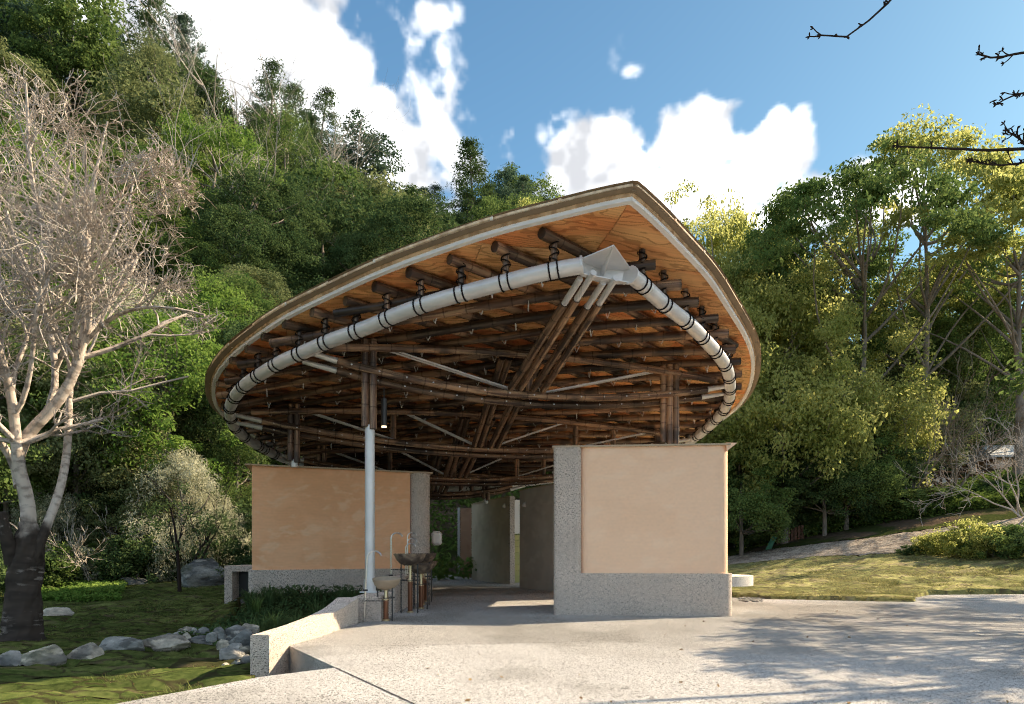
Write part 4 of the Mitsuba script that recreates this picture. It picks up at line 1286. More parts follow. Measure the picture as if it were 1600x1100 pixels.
for p, r0, r1 in segs:
    for i in range(len(p)):
        for _ in range(2):
            if rng.random() < .85:
                dd = unit(p[min(i + 1, len(p) - 1)] - p[max(i - 1, 0)]); b = p[i] + rng.uniform(-.5, .5) * (p[min(i + 1, len(p) - 1)] - p[i])
                u = unit(dd * .9 + rng.normal(size=3) * .7); ln = rng.choice([.025, .03, .05, .09])
                q = np.array([b, b + u * ln * .6, b + u * ln + [0, 0, .01]])
                spurs.append(tube(q, [.006, .005, .0065 if ln < .06 else .004], 5))
                for _ in range(3):
                    w = unit(u + rng.normal(size=3) * .6); spurs.append(tube([q[-1], q[-1] + w * .022, q[-1] + w * .036], [.0045, .0065, .001], 5))
    e = p[-1]; dd = unit(p[-1] - p[-2])
    for _ in range(5):
        w = unit(dd + rng.normal(size=3) * .55); spurs.append(tube([e, e + w * .022, e + w * .038], [.0045, .0065, .001], 5))
put_tube('bare_tree_001__branch', tubes([tube(p, np.linspace(a, b, len(p)), 8) for p, a, b in segs]), 'bark_dark')
put_tube('bare_tree_001__bud_spur', tubes(spurs), 'bark_dark', kind='stuff')
wt = world(2250, 420, Y=RY + 1.2)
put_tube('bare_tree_001__trunk', tube(spline([[wt[0] + .6, wt[1] + .3, -.1], [wt[0] + .5, wt[1] + .2, 2], [wt[0], wt[1], wt[2]], [wt[0] - .3, wt[1], wt[2] + 2.5]], 12), np.linspace(.2, .05, 12), 12), 'bark_dark')
lab('bare_tree_001', 'dark leafless branches with swollen buds reaching in from the right edge against the sky', 'tree')
_num['bare_tree'] = 1

# ------------------------------------------------------------------ the hillside forest
rng = np.random.default_rng(12)
cand = []
for gy_ in np.arange(20, 135, 3.5):
    for gx_ in np.arange(-110, 60, 3.5):
        x, y = gx_ + rng.uniform(-1.5, 1.5), gy_ + rng.uniform(-1.5, 1.5)
        u = x / y
        if not -.86 < u < .36: continue
        hd = -.6 * x + .8 * y - 22
        if hd < 1.0 or hd > 64: continue
        if u > .02 and y < 36: continue
        z = tz(x, y)
        v = (z + 7 - 1) / y
        cand.append((x, y, z, hd, u, v))
# keep those that are not fully behind the terrain and nearer crowns (from the camera's valley floor)
cand.sort(key=lambda c: c[1])
KIND = {'hill_round': 'broadleaf_tree', 'hill_bushy': 'broadleaf_tree', 'hill_tall': 'broadleaf_tree', 'hill_pine': 'pine_tree', 'hill_umbrella': 'broadleaf_tree', 'hill_plume': 'broadleaf_tree'}
TINT = {'leaf_dark': 'dark green', 'leaf_green': 'mid green', 'leaf_olive': 'olive green', 'leaf_blue': 'bluish green', 'leaf_bright': 'bright green', 'leaf_pale': 'pale cream green', 'leaf_yellow': 'yellow green'}
SHP = {'hill_round': 'rounded tree', 'hill_bushy': 'bushy tree', 'hill_tall': 'tall tree', 'hill_pine': 'conifer with layered boughs', 'hill_umbrella': 'flat-topped spreading tree', 'hill_plume': 'feathery upright tree'}
cnt = 0
horizon = {}
for (x, y, z, hd, u, v) in cand:
    # crude visibility: the angular bin's highest crown so far
    b = int(round(u * 40))
    if v < max(horizon.get(b, -9), horizon.get(b - 1, -9), horizon.get(b + 1, -9)) - .05: continue
    if abs(u) < .26 and u < .26 and v < .30 and u > -.30: continue   # hidden behind the pavilion
    if cnt >= 460: break
    if hd < 40 and hd > 12 and rng.random() < .22: continue
    pn = float(meshkit.fbm(np.array([x * .07, y * .07, 3.3]), 3, 41)) + rng.normal() * .05
    if hd > 44:
        kind = rng.choice(['hill_pine', 'hill_tall', 'hill_round', 'hill_tall'], p=[.42, .22, .2, .16]); tints = ['leaf_dark', 'leaf_dark', 'leaf_blue', 'leaf_green']
    elif hd > 14:
        kind = rng.choice(['hill_round', 'hill_bushy', 'hill_tall', 'hill_pine', 'hill_umbrella', 'hill_plume'], p=[.24, .22, .16, .08, .16, .14])
        tints = ['leaf_dark', 'leaf_blue'] if pn < .44 else ['leaf_green', 'leaf_dark', 'leaf_blue'] if pn < .52 else ['leaf_olive', 'leaf_pale', 'leaf_bright', 'leaf_green']
    else:
        kind = rng.choice(['hill_round', 'hill_bushy', 'hill_umbrella', 'hill_plume'], p=[.2, .35, .2, .25]); tints = ['leaf_green', 'leaf_olive', 'leaf_dark'] if pn < .5 else ['leaf_bright', 'leaf_pale', 'leaf_olive']
    if not [m for m in MODELS[kind] if m[1] in tints]: kind = 'hill_bushy' if 'leaf_green' in tints or 'leaf_bright' in tints else 'hill_round'
    opts = [m for m in MODELS[kind] if m[1] in tints]
    mk, tint = opts[rng.integers(len(opts))]
    s = (.55 + .75 * rng.random() ** 2.2) * (1.0 if hd > 14 else .85) * (1.2 if hd > 46 else 1)
    if y < 46:
        kk = rng.choice(['near_round', 'near_bush']); tt_ = [t for t in tints if (kk, t) in NEAR] or ['leaf_green']
        tint = tt_[rng.integers(len(tt_))]; mk = NEAR[(kk, tint)][rng.integers(2)]; kind = 'hill_bushy'; s = s * 1.3
    zone = 'on the left skyline' if hd > 44 else 'halfway up the left hillside' if hd > 22 else 'low on the left hillside' if hd > 9 else 'at the foot of the left hillside'
    if u > -.15: zone = zone.replace('left hillside', 'slope behind the pavilion').replace('left skyline', 'ridge behind the pavilion')
    lb = f'{TINT[tint]} {SHP[kind]} {zone}'
    inst(KIND[kind], mk, x, y, z - .4, s, rng.uniform(0, 360), lb, 'tree', lb + 's group', tilt=(rng.normal() * 3, rng.normal() * 3))
    cnt += 1
    for q in (b,):
        horizon[q] = max(horizon.get(q, -9), v)
print('hill trees', cnt, 'of', len(cand))
# ------------------------------------------------------------------ trees and shrubs closer by


def near(name, kind, tint, px, Y, s, label, cat='tree', group=None, dz=-.1, x=None, sz=None, rot=None, tilt=(0, 0), var=None, top=None):
    x = (px - 800) / F * Y if x is None else x
    if top is not None: sz = (1 + (HOR - top) / F * Y - tz(x, Y)) / (NH[kind] * 1.02)
    ks = NEAR[(kind, tint)]
    return inst(name, ks[rng.integers(len(ks)) if var is None else var], x, Y, tz(x, Y) + dz, s, rng.uniform(0, 360) if rot is None else rot, label, cat, group, sz=sz, tilt=tilt)


# left foot of the hill
near('broadleaf_tree', 'near_round', 'leaf_bright', 262, 21.5, 1.05, 'bright green leafy tree standing behind the big bare tree', sz=1.0)
near('broadleaf_tree', 'near_round', 'leaf_bright', 325, 25.5, 1.0, 'bright green leafy tree above the cream shrubs', sz=1.05)
near('broadleaf_tree', 'near_weeping', 'leaf_pale', 215, 24, 1.3, 'pale feathery tree between the bright green ones', sz=1.35)
near('broadleaf_tree', 'near_round', 'leaf_green', 345, 27, 1.0, 'mid green leafy tree just left of the left eave tip', sz=1.05)
near('broadleaf_tree', 'near_round', 'leaf_dark', 400, 24, .85, 'dark green tree standing behind the left end of the orange block', sz=1.0)
near('broadleaf_tree', 'near_round', 'leaf_olive', 120, 20, .82, 'olive leafy tree seen between the forks of the bare tree', sz=.95)
near('broadleaf_tree', 'near_round', 'leaf_olive', 20, 21, .9, 'olive green tree at the left edge behind the bare tree')
near('broadleaf_tree', 'near_round', 'leaf_green', -60, 18, .9, 'mid green tree just beyond the left edge of the picture')
near('shrub', 'near_weeping', 'leaf_pale', 285, 19.5, .62, 'drooping cream coloured shrub above the large boulder', 'shrub', sz=.75)
near('shrub', 'near_weeping', 'leaf_pale', 330, 20.5, .55, 'pale cream shrub beside the large boulder, nearer the orange block', 'shrub')
near('shrub', 'near_weeping', 'leaf_pale', 75, 19, .42, 'pale cream shrub low behind the bare tree trunk', 'shrub')
near('shrub', 'near_weeping', 'leaf_olive', 190, 21, .6, 'olive drooping shrub left of the cream shrubs', 'shrub')
near('shrub', 'near_weeping', 'leaf_green', 10, 19, .6, 'green drooping shrub at the left edge behind the trunk', 'shrub')
near('shrub', 'near_weeping', 'leaf_green', 370, 23, .7, 'green drooping shrub between boulder and orange block', 'shrub')
for i, (px, Y, s, t) in enumerate([(215, 19, 1.0, 'leaf_dark'), (245, 20, 1.1, 'leaf_green'), (175, 20.5, 1.1, 'leaf_dark'), (360, 20, 1.0, 'leaf_dark'), (340, 21.5, 1.2, 'leaf_dark'), (110, 18.5, .8, 'leaf_pale'), (140, 21, 1.2, 'leaf_green'),
                                   (50, 17.5, .9, 'leaf_green'), (20, 17, .9, 'leaf_dark'), (300, 22.5, 1.3, 'leaf_dark'), (265, 22.5, 1.4, 'leaf_dark'), (95, 22, 1.4, 'leaf_dark'), (60, 23, 1.6, 'leaf_dark'), (-10, 20, 1.5, 'leaf_dark'), (200, 23.5, 1.6, 'leaf_dark'),
                                   (384, 22, 1.4, 'leaf_dark'), (-25, 15, .9, 'leaf_dark')]):
    near('shrub', 'near_shrub', t, px, Y, s, f'{TINT[t]} low shrub by the left lawn', 'shrub', f'{TINT[t]} low shrubs by the left lawn')
# seen through the passage
for px, Y, s, t in [(690, 34, 1.9, 'leaf_dark'), (712, 36, 1.8, 'leaf_green'), (735, 37, 2.0, 'leaf_dark'), (668, 37, 2.0, 'leaf_dark'), (700, 40, 2.6, 'leaf_dark'), (760, 42, 2.6, 'leaf_green'), (695, 32.5, .55, 'leaf_bright'), (714, 33, .5, 'leaf_green')]:
    near('shrub', 'near_shrub', t, px, Y, s, f'{TINT[t]} shrub seen through the passage', 'shrub', f'{TINT[t]} shrubs beyond the passage')
for px, Y, s, t in [(640, 38, 1.0, 'leaf_green'), (705, 44, 1.2, 'leaf_pale'), (770, 46, 1.3, 'leaf_olive'), (830, 44, 1.3, 'leaf_green'), (590, 42, 1.2, 'leaf_dark'), (890, 46, 1.4, 'leaf_olive')]:
    if t == 'leaf_pale': near('broadleaf_tree', 'near_weeping', t, px, Y, s * 1.2, f'{TINT[t]} tree glimpsed under the rear rim of the canopy')
    else: near('broadleaf_tree', 'near_round', t, px, Y, s, f'{TINT[t]} tree glimpsed under the rear rim of the canopy', 'tree', f'{TINT[t]} trees under the rear rim')

# right-hand trees
for px, Y, s, kind, t, lb, top in [
        (1335, 29, 1.15, 'near_umbrella', 'leaf_green', 'tallest spreading tree on the right, its crown tips against the blue sky', 200),
        (1440, 31, 1.10, 'near_umbrella', 'leaf_yellow', 'yellow green spreading tree right of the tallest one', 172),
        (1590, 29, 1.15, 'near_umbrella', 'leaf_yellow', 'yellow leafed spreading tree near the right edge', 245),
        (1262, 32, .9, 'near_tall', 'leaf_green', 'tall green tree between the eave and the tallest tree', 285),
        (1105, 33, 1.0, 'near_tall', 'leaf_yellow', 'tall yellow green tree rising behind the right eave', 305),
        (1040, 35, 1.0, 'near_tall', 'leaf_yellow', 'tall yellow green tree whose top shows above the roof tip', 285),
        (935, 37, .8, 'near_tall', 'leaf_yellow', 'yellow green tree top just left of the roof tip', 290),
        (852, 42, .8, 'near_tall', 'leaf_yellow', 'yellow green tree top showing over the left roof slope', 296),
        (1212, 31, .9, 'near_tall', 'leaf_yellow', 'tall airy yellow tree in the gap between right eave and the tallest tree', 318),
        (1160, 36, 1.0, 'near_tall', 'leaf_yellow', 'tall yellow green tree behind the bushy one beside the right eave', 345),
        (1400, 37, 1.2, 'near_tall', 'leaf_green', 'mid green tall tree behind the tallest spreading tree', 330),
        (1520, 37, 1.2, 'near_tall', 'leaf_green', 'mid green tall tree behind the right-hand yellow trees', 320),
        (1225, 28.5, 1.25, 'near_bush', 'leaf_yellow', 'bushy yellow leafed tree right of the eave', 440),
        (1325, 30.5, 1.3, 'near_bush', 'leaf_yellow', 'broad yellow leafed tree in front of the tallest trunk', 470),
        (1165, 30, 1.3, 'near_bush', 'leaf_yellow', 'yellow green tree touching the right eave', 430),
        (1130, 36, 1.15, 'near_bush', 'leaf_yellow', 'full light yellow green tree filling the gap right of the roof tip', 318),
        (1218, 35, 1.1, 'near_bush', 'leaf_yellow', 'full light yellow green tree just right of the right eave', 338),
        (1375, 38, 1.2, 'near_bush', 'leaf_green', 'full green tree filling the space left of the tallest trunk', 420),
        (1490, 39, 1.2, 'near_bush', 'leaf_green', 'full green tree right of the tallest trunk', 395),
        (1570, 46, 1.3, 'near_bush', 'leaf_olive', 'full olive tree behind the hut at the right edge', 420),
        (1430, 36, 1.1, 'near_bush', 'leaf_olive', 'olive green tree above the bare grey bushes', 470)]:
    near('broadleaf_tree', kind, t, px, Y, s, lb, top=top, dz=-.2)
for i, (px, Y, s, t) in enumerate([(1158, 27.6, .72, 'leaf_green'), (1188, 29.6, .8, 'leaf_dark'), (1262, 29.8, .8, 'leaf_dark'), (1288, 28.0, .72, 'leaf_dark'), (1322, 28.2, .75, 'leaf_green'), (1352, 29.6, .8, 'leaf_dark'), (1385, 33.5, .75, 'leaf_dark'), (1440, 37, .9, 'leaf_dark'), (1500, 41, .9, 'leaf_dark'), (1230, 31, 1.0, 'leaf_olive'), (1150, 31, .9, 'leaf_olive')]):
    near('broadleaf_tree', 'near_bush', t, px, Y, s, f'low {TINT[t]} tree behind the gravel path', 'tree', 'x')
for gx_ in np.arange(6, 75, 4.6):
    for gy_ in np.arange(41, 78, 6.0):
        x, y = gx_ + rng.uniform(-1.8, 1.8), gy_ + rng.uniform(-1.8, 1.8)
        if not .1 < x / y < .82 or rng.random() < .25: continue
        kind = rng.choice(['hill_round', 'hill_bushy', 'hill_plume']); opts = [m for m in MODELS[kind] if m[1] in ('leaf_dark', 'leaf_green', 'leaf_olive', 'leaf_blue')]
        mk, tint = opts[rng.integers(len(opts))]
        lb = f'{TINT[tint]} {SHP[kind]} behind the right-hand trees'
        inst('broadleaf_tree', mk, x, y, tz(x, y) - .3, rng.uniform(.7, 1.0), rng.uniform(0, 360), lb, 'tree', lb)
for x, y, s, t in [(3.2, 36, 1.0, 'leaf_green'), (6.0, 35, 1.05, 'leaf_olive'), (8.6, 37, 1.1, 'leaf_green'), (1.0, 39, 1.1, 'leaf_dark'), (5.0, 41, 1.2, 'leaf_yellow'), (9.5, 42, 1.2, 'leaf_olive')]:
    near('broadleaf_tree', 'near_bush', t, 0, y, s, f'{TINT[t]} bushy tree behind the pavilion', 'tree', 'x', x=x)
# undergrowth bank above the path
for i in range(46):
    f = i / 45; px = 1160 + f * 450; Y = 29.2 - 2.6 * f + rng.uniform(0, 2.2) + (f > .5) * 0
    t = rng.choice(['leaf_dark', 'leaf_green', 'leaf_dark', 'leaf_olive' if ('near_shrub', 'leaf_olive') in NEAR else 'leaf_green'])
    if 1185 < px < 1268: Y = max(Y, 29.2)
    near('shrub', 'near_shrub', t, px, Y, rng.uniform(.5, .85) * (.5 if px > 1420 else 1), f'{TINT[t]} low shrub on the bank above the path', 'shrub', f'{TINT[t]} shrubs on the bank', dz=-.05)
    if i % 2 == 0 and i < 20: near('shrub', 'near_shrub', t, px + 6, Y + 2.2, rng.uniform(1.4, 2.2), f'large {TINT[t]} shrub under the right-hand trees', 'shrub', 'x', dz=-.05)
for px, Y, s in [(1455, 21.0, .5), (1485, 20.6, .62), (1515, 20.0, .7), (1552, 19.6, .72), (1592, 19.4, .78), (1540, 21.0, .7), (1580, 21.0, .7), (1630, 19.6, .8), (1418, 21.6, .3), (1436, 21.3, .35)]:
    near('shrub', 'near_shrub', ['leaf_yellow', 'leaf_green', 'leaf_dark'][int(px) % 3], px, Y, s, TINT[['leaf_yellow', 'leaf_green', 'leaf_dark'][int(px) % 3]] + ' shrub in the row beside the sunny lawn', 'shrub', 'x', sz=s * (.7 + .5 * rng.random()))
# trees outside the frame on the right, whose shade falls on the pavement
near('broadleaf_tree', 'near_sparse', 'leaf_green', 0, 9.6, .86, 'sparse spreading tree beyond the right edge that dapples the pavement', x=11.6, sz=.72, var=0)
near('broadleaf_tree', 'near_sparse', 'leaf_green', 0, 7.5, .82, 'smaller sparse tree beyond the right edge', x=9.9, sz=.64, var=1)
near('broadleaf_tree', 'near_sparse', 'leaf_green', 0, 6.2, .85, 'low sparse tree beyond the right edge, nearest the camera', x=11.2, sz=.62, var=0)
near('broadleaf_tree', 'near_sparse', 'leaf_green', 0, 13.4, .8, 'third sparse tree beyond the right edge', x=15.0, sz=.7, var=1)
near('broadleaf_tree', 'near_umbrella', 'leaf_yellow', 0, 15.0, .75, 'second spreading tree beyond the right edge', x=19.0, sz=.75, var=1)


def bare_bush(name, px, Y, h, n, seed, label, spread=.8, bark='bark_grey', cat='shrub'):
    x = (px - 800) / F * Y; z = tz(x, Y)
    r = np.random.default_rng(seed)
    sg = []
    for i in range(n):
        d = unit(np.array([r.normal() * .45, r.normal() * .45, 1.0]))
        q = [np.array([x + r.normal() * .1, Y + r.normal() * .1, z - .1])]
        for j in range(4):
            d = unit(d + r.normal(size=3) * .18); q.append(q[-1] + d * h * .17)
        sg.append((np.array(q), .035 * h / 3, .014 * h / 3))
    a, b = bare(seed, sg, 3, [5, 4, 4], [.6, .55, .5], spread, .12, jitter=.2, minr=.008)
    key = nm(name)
    put_tube(key, tubes(a + b), bark); lab(key, label, cat)


bare_bush('bare_shrub', 1420, 28.5, 4.6, 6, 1, 'grey leafless bush above the ferns', cat='shrub')
bare_bush('bare_shrub', 1490, 29.5, 5.0, 6, 2, 'grey leafless bush left of the hut')
bare_bush('bare_shrub', 1365, 29.5, 4.6, 5, 3, 'grey leafless bush under the tallest tree')
bare_bush('bare_shrub', 1600, 24.5, 3.4, 5, 4, 'pale twiggy leafless tree in front of the hut at the right edge', spread=1.0, bark='bark_twig')
bare_bush('bare_shrub', 152, 18.3, 2.0, 2, 5, 'small pale leafless sapling on the left lawn', bark='bark_pale')
bare_bush('bare_shrub', 137, 19.0, 2.3, 2, 6, 'second small pale leafless sapling on the left lawn', bark='bark_pale')
bare_bush('bare_shrub', 225, 26, 5, 4, 7, 'pale leafless tree rising from the foot of the hill', bark='bark_pale')
for px_, Y_, h_, lb_ in [(262, 58, 12, 'broad greyish leafless crown high on the left hillside'), (402, 62, 14, 'slim pale leafless tree right of the broad greyish crown'), (446, 66, 14, 'pale leafless tree near the left skyline, farthest right of the three'), (560, 56, 11, 'grey leafless tree above the left roof slope'), (330, 44, 11, 'pale leafless tree low on the left hillside beside the bare tree')]:
    bare_bush('bare_hill_tree', px_, Y_, h_, 4, int(px_), lb_, bark='bark_twig', cat='tree')
# saplings on the left lawn
for i, (pts, lb) in enumerate([([(281, 936, 16.5), (279, 890, 16.5), (276, 850, 16.5), (268, 800, 16.5)], 'slim dark-stemmed sapling with leafy top on the left lawn'),
                               ([(299, 917, 18.6), (302, 880, 18.6), (318, 850, 18.7), (338, 815, 18.8)], 'leaning twin-stemmed sapling in front of the boulder')]):
    key = nm('sapling'); lab(key, lb, 'tree')
    sg = [limb(pts, .055, .02)]
    if i: sg.append(limb([(302, 917, 18.6), (318, 868, 18.7), (330, 845, 18.8), (342, 822, 18.9)], .05, .015))
    a, b = bare(40 + i, sg, 2, [5, 4], [.45, .5], .8, .15, jitter=.2)
    put_tube(key + '__stem', tubes(a + b), 'bark_dark')
    e = np.vstack([q[0][-1:] for q in sg] + [sg[0][0][int(len(sg[0][0]) * .7):][:1]])
    r = np.random.default_rng(i); cc = np.repeat(e, 16, 0) + r.normal(size=(16 * len(e), 3)) * [.42, .42, .35]
    put(key + '__crown', clump_leaves(r, cc, np.full(len(cc), .2), unit(r.normal(size=cc.shape)), 26, .075, .8), 'leaf_dark')

# ------------------------------------------------------------------ rocks


def rock(key, c, size, seed, m='rock'):
    r = np.random.default_rng(seed)
    s = trimesh.creation.icosphere(subdivisions=4)
    v = np.array(s.vertices)
    for _ in range(15):
        n = unit(r.normal(size=3) * [1, 1, .8]); dd = r.uniform(.50, .86)
        e = v @ n - dd; v = v - np.outer(np.maximum(e, 0), n) * .82
    o = r.normal(size=3) * 9
    v = v * (1 + (meshkit.fbm(v * 1.7 + seed, 3, seed)[:, None] - .5) * .26) + unit(v) * (meshkit.fbm(v * np.array([5, 5, 9]) + o, 4, seed)[:, None] - .5) * .10
    ext = v.max(0) - v.min(0); v = (v - (v.max(0) + v.min(0)) / 2) / ext
    a = r.uniform(-.35, .35); v = v @ np.array([[math.cos(a), 0, math.sin(a)], [0, 1, 0], [-math.sin(a), 0, math.cos(a)]])
    put(key, (v * np.asarray(size) + c, np.array(s.faces)), m if m != 'rock' else ['rock', 'rock_b', 'rock_c'][seed % 3], smooth=24)


RK = [(35, 932, 98, 96), (155, 928, 168, 108), (255, 900, 75, 42), (240, 955, 50, 42), (345, 910, 150, 105), (490, 880, 170, 95), (572, 858, 62, 50), (680, 865, 230, 88), (715, 815, 55, 30), (765, 812, 58, 38), (805, 788, 95, 30),
      (868, 800, 48, 48), (832, 798, 42, 42), (800, 822, 44, 48), (850, 850, 120, 66), (918, 860, 46, 48), (620, 842, 40, 24), (648, 834, 40, 22), (135, 845, 45, 25), (60, 985, 40, 26), (300, 885, 55, 30), (415, 930, 60, 40)]
PILE = [(940, 800, 66, 54), (1000, 805, 106, 74), (1065, 785, 76, 48), (1030, 835, 116, 84), (1100, 830, 50, 46), (1045, 875, 56, 42), (1090, 865, 66, 46), (985, 900, 106, 76), (965, 942, 34, 32), (1010, 937, 46, 44), (1060, 925, 76, 64),
        (1100, 912, 64, 84), (1075, 962, 84, 54), (1105, 978, 44, 38), (1035, 965, 46, 40), (900, 815, 46, 40), (1005, 865, 60, 44), (955, 850, 56, 44)]
for i, (cx, cy, w, h) in enumerate(RK):
    px, pb = cx / 2.75, 700 + (cy + h / 2) / 2.75
    Y = 1.36 * F / (pb - HOR)
    if i in (8, 9, 10, 11, 12, 13, 16, 17): Y *= .93
    sc = Y / F / 2.75
    P = world(px, 700 + cy / 2.75, Y=Y); P[1] += w * sc * .3
    key = nm('rock'); rock(key, P + [0, 0, -h * sc * .02], [w * sc * 1.12, w * sc * .8, h * sc * 1.3], i + 3)
    lb = 'grey stone in the row edging the left lawn'
    if i in (0, 1, 4, 5, 7): lb = ['grey boulder at the left end of the stone row', 'pointed pale grey boulder, second large one of the stone row', '', '', 'leaning grey boulder, third large one of the stone row', 'dark blue grey boulder in the middle of the stone row', '', 'long flat-topped boulder, the widest of the stone row'][i]; lab(key, lb, 'rock')
    else: lab(key, lb, 'rock', 'small stones of the stone row')
for i, (cx, cy, w, h) in enumerate(PILE):
    px = cx / 2.75; f = np.clip((cy - 780) / 200, 0, 1); Y = 8.6 - 1.35 * f
    sc = Y / F / 2.75
    P = world(px, 700 + cy / 2.75, Y=Y); P[1] += w * sc * .25
    key = nm('rock'); rock(key, P, [w * sc * 1.1, w * sc * .8, h * sc * 1.15], i + 50)
    lab(key, 'grey rounded stone in the pile against the low curved wall', 'rock', 'stones piled against the low wall')
for px, py, w, h, Y, m, lb in [(320, 885, 80, 50, 18.2, 'rock_pale', 'large pale boulder below the cream shrubs'), (206, 904, 46, 20, 18.5, 'rock', 'dark flat boulder left of the large pale one'), (82, 962, 70, 22, 12.5, 'rock_pale', 'flat pale stone right behind the blackened trunk'),
                               (1592, 785, 40, 26, 21.5, 'rock_pale', 'white rounded boulder at the right edge beside the path'), (1560, 806, 40, 10, 20.6, 'rock_pale', 'flat pale stone among the yellow green shrubs'), (1585, 798, 60, 12, 21.0, 'rock', 'grey flat stone under the white boulder'),
                               (350, 918, 20, 9, 13.4, 'rock', 'first of three flat grey stones by the box bench'), (362, 924, 24, 9, 13.2, 'rock', 'middle of three flat grey stones by the box bench'), (374, 927, 22, 9, 13.1, 'rock', 'last of three flat grey stones by the box bench'), (48, 1000, 14, 10, 9.3, 'rock', 'small stone at the foot of the blackened trunk')]:
    sc = Y / F; P = world(px, py, Y=Y); P[2] = tz(P[0], P[1]) + h * sc * .38; key = nm('rock')
    rock(key, P, [w * sc, w * sc * .8, h * sc * 1.15], int(px)); lab(key, lb, 'rock')
r = np.random.default_rng(2)
lst = []
ico = trimesh.creation.icosphere(subdivisions=1)
for i in range(260):
    px, py = r.uniform(1158, 1190), r.uniform(926, 940)
    Y = F / (py - HOR); x = (px - 800) / F * Y
    lst.append((np.array(ico.vertices) * r.uniform(.012, .03) * [1.3, 1, .7] + [x, Y + r.uniform(-.15, .15), .012], np.array(ico.faces)))
put('pebbles', tri(lst), 'rock', smooth=True, label='dark grey pebbles on the ground beside the bench slab', category='pebbles', kind='stuff')

# ------------------------------------------------------------------ planting bed and grass


def blades(rng, cen, n, h, spread, w, lean):
    """grass-like tuft: arching two-segment blades"""
    a = rng.uniform(0, 6.283, n); d = np.stack([np.cos(a), np.sin(a), 0 * a], 1)
    b = cen + d * rng.random((n, 1)) * spread
    hh = h * rng.uniform(.6, 1.2, (n, 1)); ln = lean * rng.uniform(.3, 1.2, (n, 1))
    m = b + d * hh * ln * .35 + [0, 0, 1] * hh * .62
    t = b + d * hh * ln * 1.1 + [0, 0, 1] * hh * (1 - .35 * ln)
    sd = np.cross(d, [0, 0, 1]) * w
    v = np.stack([b - sd, b + sd, m - sd * .8, m + sd * .8, t], 1).reshape(-1, 3)
    k = np.arange(n)[:, None] * 5
    return v, np.vstack([k + [0, 1, 3], k + [0, 3, 2], k + [2, 3, 4]])


r = np.random.default_rng(21)
for i in range(54):
    px = r.uniform(385, 556); f = (px - 385) / 171
    Y = r.uniform(9.3 - 1.0 * (1 - f), 12.9 - 0.3 * f); x = (px - 800) / F * Y
    xw = np.interp(Y, [6.75, 7.2, 7.96, 8.8, 9.55, 14], [-2.57, -2.53, -2.47, -2.44, -2.45, -2.3])
    if x > xw - .15: x = xw - r.uniform(.15, .4)
    z = tz(x, Y) + .03
    sp = r.random() < .45
    key = nm('grass_plant')
    put(key, blades(r, np.array([x, Y, z]), 46 if sp else 70, r.uniform(.34, .52) if sp else r.uniform(.22, .34), .05 if sp else .12, .011 if sp else .008, .55 if sp else .95), 'leaf_dark' if r.random() < .8 else 'leaf_green')
    lab(key, 'dark spiky-leaved plant in the planting bed behind the low wall' if sp else 'low dark tufted plant in the planting bed behind the low wall', 'plant', 'spiky plants in the planting bed' if sp else 'low tufted plants in the planting bed')
# ground cover leaves filling the bed
n = 9000
Y = r.uniform(8.4, 13.0, n); x = r.uniform(-4.9, -2.35, n); xw = np.interp(Y, [6.75, 7.2, 7.96, 8.8, 9.55, 14], [-2.57, -2.53, -2.47, -2.44, -2.45, -2.3])
ok = (x < xw - .05) & (x > -4.7 + (9.5 - np.minimum(Y, 9.5)) * 1.4); x, Y = x[ok], Y[ok]; z = terr0(x, Y) + r.random(len(x)) ** .7 * .20 + .03
c = np.stack([x, Y, z], 1)
put('bed_foliage', leaves(r, c, unit(r.normal(size=c.shape) * .5 + [0, 0, .8]), .085, .4), 'leaf_dark', label='dark leafy ground cover filling the planting bed', category='ground cover', kind='stuff')
# bright ground cover at the foot of the hill on the left
n = 14000
Y = r.uniform(14.5, 20.0, n); px = 60 + (r.random(n)) * 135 + (Y - 17) * 3; x = (px - 800) / F * Y
z = terr0(x, Y) + r.random(n) * .22 + .03; c = np.stack([x, Y, z], 1)
g = meshkit.fbm(c * .9, 3, 5) > .42; c = c[g]
put('ground_cover', leaves(r, c, unit(r.normal(size=c.shape) * .4 + [0, 0, .9]), .09, .7), 'leaf_bright', label='bright green leafy ground cover at the far edge of the left lawn', category='ground cover', kind='stuff')
# bank cover
n = 26000
f = r.random(n); px = 1150 + f * 460; Y = 29.3 - 3.2 * f + r.random(n) * 4.0; x = (px - 800) / F * Y
z = terr0(x, Y) + r.random(n) * .45; c = np.stack([x, Y, z], 1)
put('bank_foliage', leaves(r, c, unit(r.normal(size=c.shape) * .5 + [0, 0, .8]), .15, .5), 'leaf_cover', label='dark green undergrowth covering the bank above the gravel path', category='undergrowth', kind='stuff')
# forest floor leaves on the left hill foot
n = 60000
x = r.uniform(-30, 4, n); Y = r.uniform(19, 46, n); hd = -.6 * x + .8 * Y - 22
ok = (hd > -2.5) & (hd < 16) & (np.abs(x / Y) < .9); x, Y = x[ok], Y[ok]
c = np.stack([x, Y, terr0(x, Y) + r.random(len(x)) * .7], 1); g = meshkit.fbm(c * .35, 3, 8) > .40; c = c[g]
put('forest_floor_foliage', leaves(r, c, unit(r.normal(size=c.shape) * .5 + [0, 0, .8]), .26, .5), 'leaf_cover', label='dark green undergrowth covering the foot of the wooded hill', category='undergrowth', kind='stuff')


